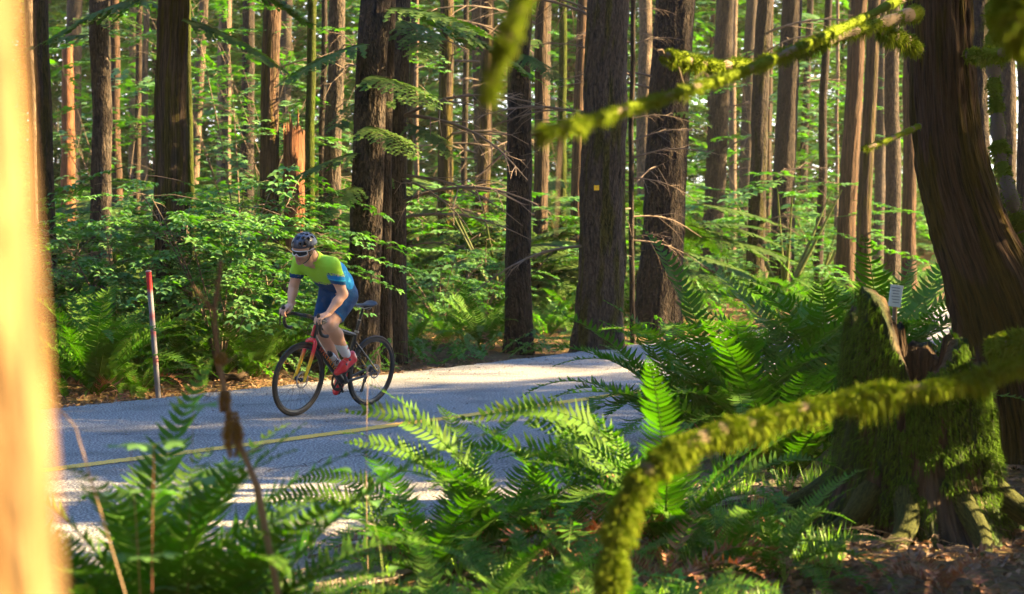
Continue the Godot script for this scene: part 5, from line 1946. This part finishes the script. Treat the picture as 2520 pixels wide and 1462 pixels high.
func foot(t: Node3D, shift: Vector3, turn: float, s: float) -> void:
	# cycling shoe round the ball of the foot at the origin of its own axes, toe along +x
	var x := Transform3D(Basis(Vector3.BACK, turn), shift)
	var fd := Field.new(Vector3(-0.22, -0.07, -0.08), Vector3(0.14, 0.18, 0.08), 0.005)
	fd.bone(0, Vector3(-0.15, 0.0, 0), Vector3(0.0, -0.012, 0), 0.036, 0.040, 0.02)
	fd.bone(0, Vector3(0.0, -0.012, 0), Vector3(0.075, -0.018, s * -0.008), 0.040, 0.029, 0.02)
	fd.bone(0, Vector3(0.0, -0.008, 0.012), Vector3(0.06, -0.02, 0.01), 0.034, 0.024, 0.02)
	fd.bone(0, Vector3(-0.12, 0.045, 0), Vector3(-0.02, 0.018, 0), 0.037, 0.036, 0.03)
	fd.bone(0, Vector3(-0.155, 0.01, 0), Vector3(-0.15, 0.055, 0), 0.034, 0.033, 0.02)
	var b := MB.new()
	fd.nets(b, 0.0, func(_o, _t, p): return p.y > -0.045, func(_o, _t, p): return lc(0.78, 0.016, 0.025) if p.x > -0.165 or p.y > 0.07 else lc(0.35, 0.01, 0.015))
	var sh := part("shoe", b.mesh(smat(lc(1, 1, 1), 0.3, {"vc": true, "coat": 0.5})), t, x)
	b = MB.new()
	fd.nets(b, 0.003, func(_o, _t, p): return p.y < -0.034, func(_o, _t, _p): return lc(0.03, 0.03, 0.032))
	part("sole", b.mesh(smat(lc(1, 1, 1), 0.5, {"vc": true})), sh)
	for k in 2:
		b = MB.new()
		b.lathe(Vector3(-0.075 + k * 0.055, 0.043 - k * 0.022, s * 0.030), Vector3(0.15, 0.45, s), [Vector2(0.013, 0.0), Vector2(0.0125, 0.010), Vector2(0.009, 0.013), Vector2(0.0, 0.013)], 16)
		part("dial", b.mesh(smat(lc(0.03, 0.03, 0.05), 0.35)), sh)
	b = MB.new()
	b.tube(spline([Vector3(-0.035, 0.055, s * -0.024), Vector3(-0.03, 0.057, s * 0.005), Vector3(-0.03, 0.045, s * 0.03)], 4), [0.0035], 6, [Color.WHITE])
	part("strap", b.mesh(smat(lc(0.7, 0.25, 0.25), 0.4)), sh)

func hand(b: MB, s: float, col: Color) -> void:
	# five bent fingers closed over the brake hood
	var fd := Field.new(Vector3(0.93, 0.82, s * 0.215 - 0.09), Vector3(1.15, 1.02, s * 0.215 + 0.09), 0.004)
	var wr := Vector3(0.985, 0.972, s * 0.224)
	var z0 := s * 0.214
	fd.bone(0, wr + Vector3(-0.03, 0.02, 0), wr, 0.027, 0.026, 0.01)
	for i in 4:
		var z := z0 + s * (0.030 - i * 0.020)      # little finger outermost
		var k := Vector3(1.058 + [0.0, 0.006, 0.008, 0.004][i], 0.957 - absf(i - 1.5) * 0.003, z)
		fd.bone(0, wr + Vector3(0.0, 0.0, s * (0.014 - i * 0.009)), k, 0.017, 0.0125, 0.012)
		var l: float = [0.85, 1.0, 1.06, 0.96][i]
		var j1 := k + Vector3(0.036, -0.022, 0) * l
		var j2 := j1 + Vector3(0.004, -0.030, s * -0.003) * l
		var j3 := j2 + Vector3(-0.018, -0.018, s * -0.004) * l
		fd.bone(1, k, j1, 0.0105, 0.0098, 0.004)
		fd.bone(1, j1, j2, 0.0098, 0.0088, 0.003)
		fd.bone(1, j2, j3, 0.0088, 0.0072, 0.003)
	var th := Vector3(1.008, 0.955, z0 - s * 0.030)
	fd.bone(1, wr + Vector3(0.004, 0.0, -s * 0.012), th, 0.018, 0.0135, 0.01)
	fd.bone(1, th, th + Vector3(0.034, -0.020, -s * 0.010), 0.0125, 0.0105, 0.004)
	fd.bone(1, th + Vector3(0.034, -0.020, -s * 0.010), th + Vector3(0.056, -0.042, -s * 0.001), 0.0105, 0.008, 0.003)
	fd.nets(b, 0.0, func(_o, _t, _p): return true, func(_o, _t, p): return col * (1.0 + 0.1 * sin(p.x * 300.0) * sin(p.z * 240.0)))

func make_rider() -> void:
	var t := thing("person", "cyclist in a lime-green and blue jersey crouched over the handlebars, white sunglasses", "cyclist")
	t.transform = bike_at
	var skin := lc(0.66, 0.37, 0.25)
	var fd := Field.new(Vector3(0.18, 0.22, -0.36), Vector3(1.20, 1.56, 0.36), 0.009)
	# ids: 1 torso, 2 pelvis, 3 left upper arm, 4 right upper arm, 5 forearms, 6 thighs, 7 shins, 8 neck
	for s: float in [-1.0, 1.0]:
		fd.bone(2, v2(0.580, 1.125, s * 0.048), v2(0.655, 1.215, s * 0.048), 0.104, 0.102, 0.05)
		fd.bone(1, v2(0.655, 1.215, s * 0.048), v2(0.77, 1.295, s * 0.056), 0.102, 0.110, 0.05)
		fd.bone(1, v2(0.77, 1.295, s * 0.056), v2(0.875, 1.350, s * 0.075), 0.112, 0.098, 0.05)
		fd.bone(1, v2(0.865, 1.352, s * 0.075), v2(0.935, 1.388, s * 0.13), 0.088, 0.066, 0.05)
		fd.bone(1, v2(0.975, 1.432, s * 0.02), v2(0.938, 1.402, s * 0.15), 0.050, 0.050, 0.05)
	fd.bone(8, v2(0.955, 1.405), v2(1.075, 1.495), 0.064, 0.056, 0.03)
	var ls := v2(0.934, 1.398, -0.178)
	var le := v2(0.835, 1.150, -0.248)
	var lw := v2(0.982, 0.975, -0.224)
	fd.bone(3, ls, ls.lerp(le, 0.45), 0.064, 0.054, 0.04)
	fd.bone(3, ls.lerp(le, 0.45), le, 0.053, 0.043, 0.03)
	fd.bone(5, le, le.lerp(lw, 0.35) + v2(0.004, -0.004), 0.043, 0.042, 0.02)
	fd.bone(5, le.lerp(lw, 0.35) + v2(0.004, -0.004), lw, 0.042, 0.027, 0.02)
	var rs := v2(0.968, 1.385, 0.178)
	var re := v2(0.925, 1.135, 0.262)
	var rw := v2(0.985, 0.975, 0.224)
	fd.bone(4, rs, rs.lerp(re, 0.45), 0.064, 0.054, 0.04)
	fd.bone(4, rs.lerp(re, 0.45), re, 0.053, 0.043, 0.03)
	fd.bone(5, re, re.lerp(rw, 0.35), 0.043, 0.042, 0.02)
	fd.bone(5, re.lerp(rw, 0.35), rw, 0.042, 0.027, 0.02)
	var lh := v2(0.605, 1.105, -0.084)
	var lk := v2(0.858, 0.846, -0.155)
	var la := v2(0.537, 0.556, -0.116)
	fd.bone(6, lh, lk, 0.096, 0.060, 0.05)
	fd.bone(6, lh + v2(-0.03, -0.03, 0), lh.lerp(lk, 0.6) + v2(-0.02, -0.02), 0.088, 0.066, 0.04)
	fd.bone(7, lk, lk.lerp(la, 0.3) + v2(-0.022, -0.0), 0.055, 0.058, 0.03)
	fd.bone(7, lk.lerp(la, 0.3) + v2(-0.022, 0.0), la, 0.057, 0.035, 0.03)
	fd.bone(7, lk + v2(0.008, -0.01), la + v2(0.008, 0), 0.045, 0.032, 0.02)
	var rh := v2(0.605, 1.105, 0.084)
	var rk := v2(0.655, 0.745, 0.135)
	var ra := v2(0.335, 0.365, 0.118)
	fd.bone(6, rh, rk, 0.096, 0.060, 0.05)
	fd.bone(6, rh + v2(0.03, -0.02, 0.0), rh.lerp(rk, 0.6) + v2(0.025, 0.0), 0.085, 0.066, 0.04)
	fd.bone(7, rk, rk.lerp(ra, 0.3) + v2(-0.022, 0.0), 0.055, 0.058, 0.03)
	fd.bone(7, rk.lerp(ra, 0.3) + v2(-0.022, 0.0), ra, 0.057, 0.035, 0.03)
	# head in its own axes: face along +x
	var hx := Transform3D(Basis(Vector3.UP, deg_to_rad(9.0)) * Basis(Vector3.BACK, deg_to_rad(-15.0)), v2(1.140, 1.518))
	var hd := Field.new(Vector3(-0.16, -0.17, -0.12), Vector3(0.15, 0.15, 0.12), 0.004)
	hd.bone(0, Vector3(-0.035, 0.042, 0), Vector3(0.025, 0.045, 0), 0.078, 0.074, 0.03)
	hd.bone(0, Vector3(0.035, 0.03, 0), Vector3(0.046, -0.035, 0), 0.062, 0.047, 0.03)
	hd.bone(8, Vector3(-0.03, -0.03, 0), Vector3(-0.075, -0.13, 0), 0.058, 0.058, 0.03)
	for s: float in [-1.0, 1.0]:
		hd.bone(0, Vector3(0.0, -0.045, s * 0.043), Vector3(0.066, -0.088, s * 0.014), 0.026, 0.022, 0.025)
		hd.bone(0, Vector3(0.066, -0.018, s * 0.034), Vector3(0.062, -0.03, s * 0.036), 0.026, 0.024, 0.02)
		hd.bone(2, Vector3(-0.008, 0.012, s * 0.079), Vector3(-0.004, -0.026, s * 0.074), 0.012, 0.008, 0.006)
		hd.bone(2, Vector3(-0.016, 0.014, s * 0.084), Vector3(-0.016, -0.010, s * 0.084), 0.010, 0.007, 0.004)
		hd.bone(0, Vector3(0.086, 0.022, s * 0.028), Vector3(0.074, 0.024, s * 0.05), 0.015, 0.012, 0.012)
	hd.bone(0, Vector3(0.072, -0.094, 0), Vector3(0.078, -0.098, 0), 0.022, 0.019, 0.02)
	hd.bone(3, Vector3(0.092, 0.012, 0), Vector3(0.117, -0.032, 0), 0.010, 0.0135, 0.012)
	hd.bone(3, Vector3(0.104, -0.036, -0.010), Vector3(0.104, -0.036, 0.010), 0.009, 0.009, 0.008)
	hd.bone(4, Vector3(0.094, -0.060, -0.016), Vector3(0.094, -0.060, 0.016), 0.0095, 0.0095, 0.006)
	hd.bone(4, Vector3(0.091, -0.075, -0.014), Vector3(0.091, -0.075, 0.014), 0.0095, 0.0095, 0.006)
	var b := MB.new()
	fd.nets(b, 0.0, func(_o, _t, _p): return true, func(o, _t, p): return skin * (1.0 + 0.10 * sin(p.y * 55.0 + p.x * 31.0) * sin(p.z * 61.0)) if o != 7 else Color(skin.r * 1.02, skin.g * 0.93, skin.b * 0.85))
	hand(b, -1.0, skin)
	hand(b, 1.0, skin)
	var hb := MB.new()
	hd.nets(hb, 0.0, func(_o, _t, _p): return true, func(o, _t, p):
		var c := skin
		if o == 4: c = lc(0.40, 0.16, 0.13)
		elif p.y < -0.045 and p.x > -0.01 and p.x < 0.2: c = lc(0.40, 0.225, 0.155)      # stubble
		elif o == 3: c = lc(0.52, 0.26, 0.18)
		return c)
	b.add(hb, hx)
	part("body", b.mesh(smat(lc(1, 1, 1), 0.55, {"vc": true, "spec": 0.4})), t)
	# jersey
	var green := lc(0.34, 0.64, 0.045)
	var blue := lc(0.008, 0.20, 0.52)
	var navy := lc(0.006, 0.055, 0.17)
	var jc := func(o: int, u: float, p: Vector3) -> Color:
		if o == 3:
			var tt := (p.y - 1.398) / (1.150 - 1.398)
			if tt < 0.24: return green
			if tt < 0.34: return [lc(0.05, 0.03, 0.06), lc(0.45, 0.25, 0.3), lc(0.02, 0.08, 0.3), green][int(absf(sin(p.x * 913.0 + p.z * 511.0) * 4.0)) % 4]
			if tt < 0.47: return blue
			if tt < 0.50: return lc(0.03, 0.42, 0.6)
			return navy
		if o == 4:
			return green if p.y > 1.262 else navy
		var g := p.x + (p.y - 1.3) * 0.12
		if g > 0.875: return green
		if g > 0.852 and p.y < 1.36: return [lc(0.05, 0.03, 0.08), lc(0.4, 0.25, 0.35), green][int(absf(sin(p.x * 813.0 + p.z * 711.0) * 3.0)) % 3]
		if p.y - (p.x - 0.6) * 0.55 < 1.135: return navy
		if nz.get_noise_3d(p.x * 14.0, p.y * 14.0, p.z * 14.0) > 0.34: return lc(0.05, 0.38, 0.62)
		return blue
	b = MB.new()
	fd.nets(b, 0.008, func(o, _t, p): return (o == 1 and p.x + p.y > 1.80) or (o == 2 and p.x + p.y > 1.80) or (o == 8 and p.x < 1.005) or (o == 3 and p.y > 1.238) or (o == 4 and p.y > 1.222), jc)
	var cloth := smat(lc(1, 1, 1), 0.75, {"vc": true, "rim": 0.08, "spec": 0.25})
	cloth.normal_enabled = true
	cloth.normal_texture = noise_tex(256, 0.010, 51, null, true, 12.0)
	cloth.uv1_triplanar = true
	cloth.uv1_scale = Vector3(2.2, 3.6, 2.2)
	var jersey := part("jersey", b.mesh(cloth), t)
	b = MB.new()
	b.ring(v2(1.0, 1.440), v2(0.8, 0.6), 0.064, 0.008, 28, 8, green, 1.6)
	part("collar", b.mesh(cloth), jersey)
	b = MB.new()
	fd.nets(b, 0.006, func(o, u, p): return o == 2 or (o == 1 and p.x + p.y < 1.835) or (o == 6 and ((p.z < 0 and p.y - 0.985 * p.x > 0.145) or (p.z >= 0 and p.y > 0.835))), func(o, _t, p): return lc(0.004, 0.055, 0.17) if not (o == 6 and p.z < 0 and p.y - 0.985 * p.x < 0.19) else lc(0.006, 0.085, 0.27))
	part("shorts", b.mesh(cloth), t)
	# socks
	b = MB.new()
	fd.nets(b, 0.004, func(o, _t, p): return o == 7 and ((p.z < 0 and p.y < 0.665 and p.y > 0.53) or (p.z > 0 and p.y < 0.465)), func(_o, _t, p): return lc(0.72, 0.71, 0.74) if not (p.z < -0.13 and absf(p.y - 0.625) < 0.012 and absf(p.x - 0.575) < 0.02) else lc(0.45, 0.05, 0.08))
	part("socks", b.mesh(smat(lc(1, 1, 1), 0.85, {"vc": true})), t)
	foot(t, v2(0.578, 0.442, -0.122), deg_to_rad(-24.0), -1.0)
	foot(t, v2(0.315, 0.205, 0.122), deg_to_rad(-48.0), 1.0)
	helmet(t, hx)

func helmet(t: Node3D, hx: Transform3D) -> void:
	var h := Node3D.new()
	h.name = "helmet"
	t.add_child(h)
	h.transform = hx * Transform3D(Basis(Vector3.BACK, deg_to_rad(3.0)), Vector3(-0.012, 0.048, 0))
	var nu := 112
	var nv := 44
	var ax := Vector3(0.138, 0.108, 0.100)
	var b := MB.new()
	var liner := MB.new()
	var solid := []
	var P := func(i: int, j: int, k: float) -> Vector3:
		var th := 1.62 * i / nv
		var ph := TAU * j / nu
		var low := 1.0 + 0.10 * cos(ph * 2.0) * smoothstep(1.0, 1.6, th)
		var q := Vector3(ax.x * sin(th) * cos(ph), ax.y * cos(th) * low, ax.z * sin(th) * sin(ph))
		if q.x < 0.0: q.x *= 1.08
		return q * k
	for i in nv:
		for j in nu:
			var q: Vector3 = P.call(i, j, 1.0)
			var u := q.x / ax.x
			var w := absf(q.z) / ax.z
			var open := false
			if q.y > 0.012:
				for row in [[0.02, 0.15, 0.0], [0.27, 0.46, 0.12], [0.60, 0.80, -0.05]]:
					if w > row[0] and w < row[1]:
						var c := fposmod((u + row[2]) / 0.42 + (w - row[0]) * 0.6, 1.0)
						if c > 0.26 and c < 0.86 and absf(u) < 0.9: open = true
			elif q.y > -0.012 and q.y < 0.005 and u < 0.55 and u > -0.8 and w > 0.5:
				open = fposmod(u / 0.4, 1.0) > 0.3
			solid.append(not open)
	var k0 := {}
	for i in nv:
		for j in nu:
			if not solid[i * nu + j]: continue
			var ids := []
			for q in [[i, j], [i + 1, j], [i + 1, j + 1], [i, j + 1]]:
				var key: int = q[0] * nu + q[1] % nu
				if not k0.has(key): k0[key] = b.vert(P.call(q[0], q[1], 1.0))
				ids.append(k0[key])
			for w in [0, 1, 2, 0, 2, 3]: b.ix.append(ids[w])
			for e in [[0, -1, 0, 3, 0], [0, 1, 1, 2, 1]]:
				pass
			var nb := [[i, (j + nu - 1) % nu, [i, j], [i + 1, j]], [i, (j + 1) % nu, [i, j + 1], [i + 1, j + 1]], [i - 1, j, [i, j], [i, j + 1]], [i + 1, j, [i + 1, j], [i + 1, j + 1]]]
			for q in nb:
				if q[0] < 0: continue
				if q[0] >= nv or not solid[q[0] * nu + q[1]]:
					b.quad(P.call(q[2][0], q[2][1], 1.0), P.call(q[3][0], q[3][1], 1.0), P.call(q[3][0], q[3][1], 0.84), P.call(q[2][0], q[2][1], 0.84))
	part("shell", b.mesh(smat(lc(0.022, 0.028, 0.05), 0.36, {"coat": 0.25})), h)
	for i in nv + 1:
		for j in nu: liner.vert(P.call(i, j, 0.84))
	liner.grid(0, nv + 1, nu, true)
	part("liner", liner.mesh(smat(lc(0.008, 0.008, 0.01), 0.8)), h)
	# straps
	b = MB.new()
	for s: float in [-1.0, 1.0]:
		b.tube(spline([Vector3(0.045, 0.015, s * 0.080), Vector3(0.022, -0.03, s * 0.077), Vector3(0.022, -0.07, s * 0.066), Vector3(0.035, -0.107, s * 0.030), Vector3(0.04, -0.120, 0)], 5), [0.0045], 6)
		b.tube([Vector3(-0.05, 0.01, s * 0.086), Vector3(0.02, -0.05, s * 0.073)], [0.0045], 6)
	var sx := part("strap", b.mesh(M.black), t, hx)
	# short hair below the helmet
	b = MB.new()
	for i in 9:
		for j in 30:
			var a := lerpf(1.05, TAU - 1.05, j / 29.0)
			var y := lerpf(0.05, -0.035, i / 8.0)
			var r := sqrt(maxf(0.0, 1.0 - pow((y - 0.042) / 0.088, 2.0)))
			b.vert(Vector3(-0.016 + 0.100 * r * cos(a), y, 0.083 * r * sin(a)))
	b.grid(0, 9, 30, false)
	part("hair", b.mesh(smat(lc(0.05, 0.03, 0.02), 0.8)), t, hx)
	# sunglasses: one dark shield in a white frame
	var g := Node3D.new()
	g.name = "sunglasses"
	t.add_child(g)
	g.transform = hx
	b = MB.new()
	var edge_t := []
	var edge_b := []
	for j in 31:
		var a := lerpf(-1.12, 1.12, j / 30.0)
		var x := 0.010 + 0.112 * cos(a)
		var z := 0.084 * sin(a)
		var notch := 0.020 * exp(-pow(a / 0.16, 2.0))
		var drop := 0.012 * pow(absf(a) / 1.12, 4.0)
		for i in 5:
			var y := lerpf(0.024 - drop * 0.4, -0.026 + notch + drop, i / 4.0)
			b.vert(Vector3(x - 0.006 * (i / 4.0), y, z))
		edge_t.append(Vector3(x + 0.001, 0.024 - drop * 0.4, z))
		edge_b.append(Vector3(x - 0.005, -0.026 + notch + drop, z))
	b.grid(0, 31, 5, false)
	part("lens", b.mesh(smat(lc(0.012, 0.012, 0.016), 0.08, {"coat": 0.6})), g)
	b = MB.new()
	b.tube(edge_t, [0.0042], 7)
	b.tube(edge_b, [0.0034], 7)
	for e in [0, 30]: b.tube([edge_t[e], edge_b[e]], [0.0042], 7)
	for s: float in [-1.0, 1.0]:
		b.tube(spline([Vector3(0.060, 0.016, s * 0.076), Vector3(0.02, 0.018, s * 0.088), Vector3(-0.035, 0.018, s * 0.090)], 4), [0.005, 0.0045, 0.004], 7, [Color.WHITE], true, 0.6)
	part("glasses_frame", b.mesh(smat(lc(0.75, 0.74, 0.78), 0.4)), g)
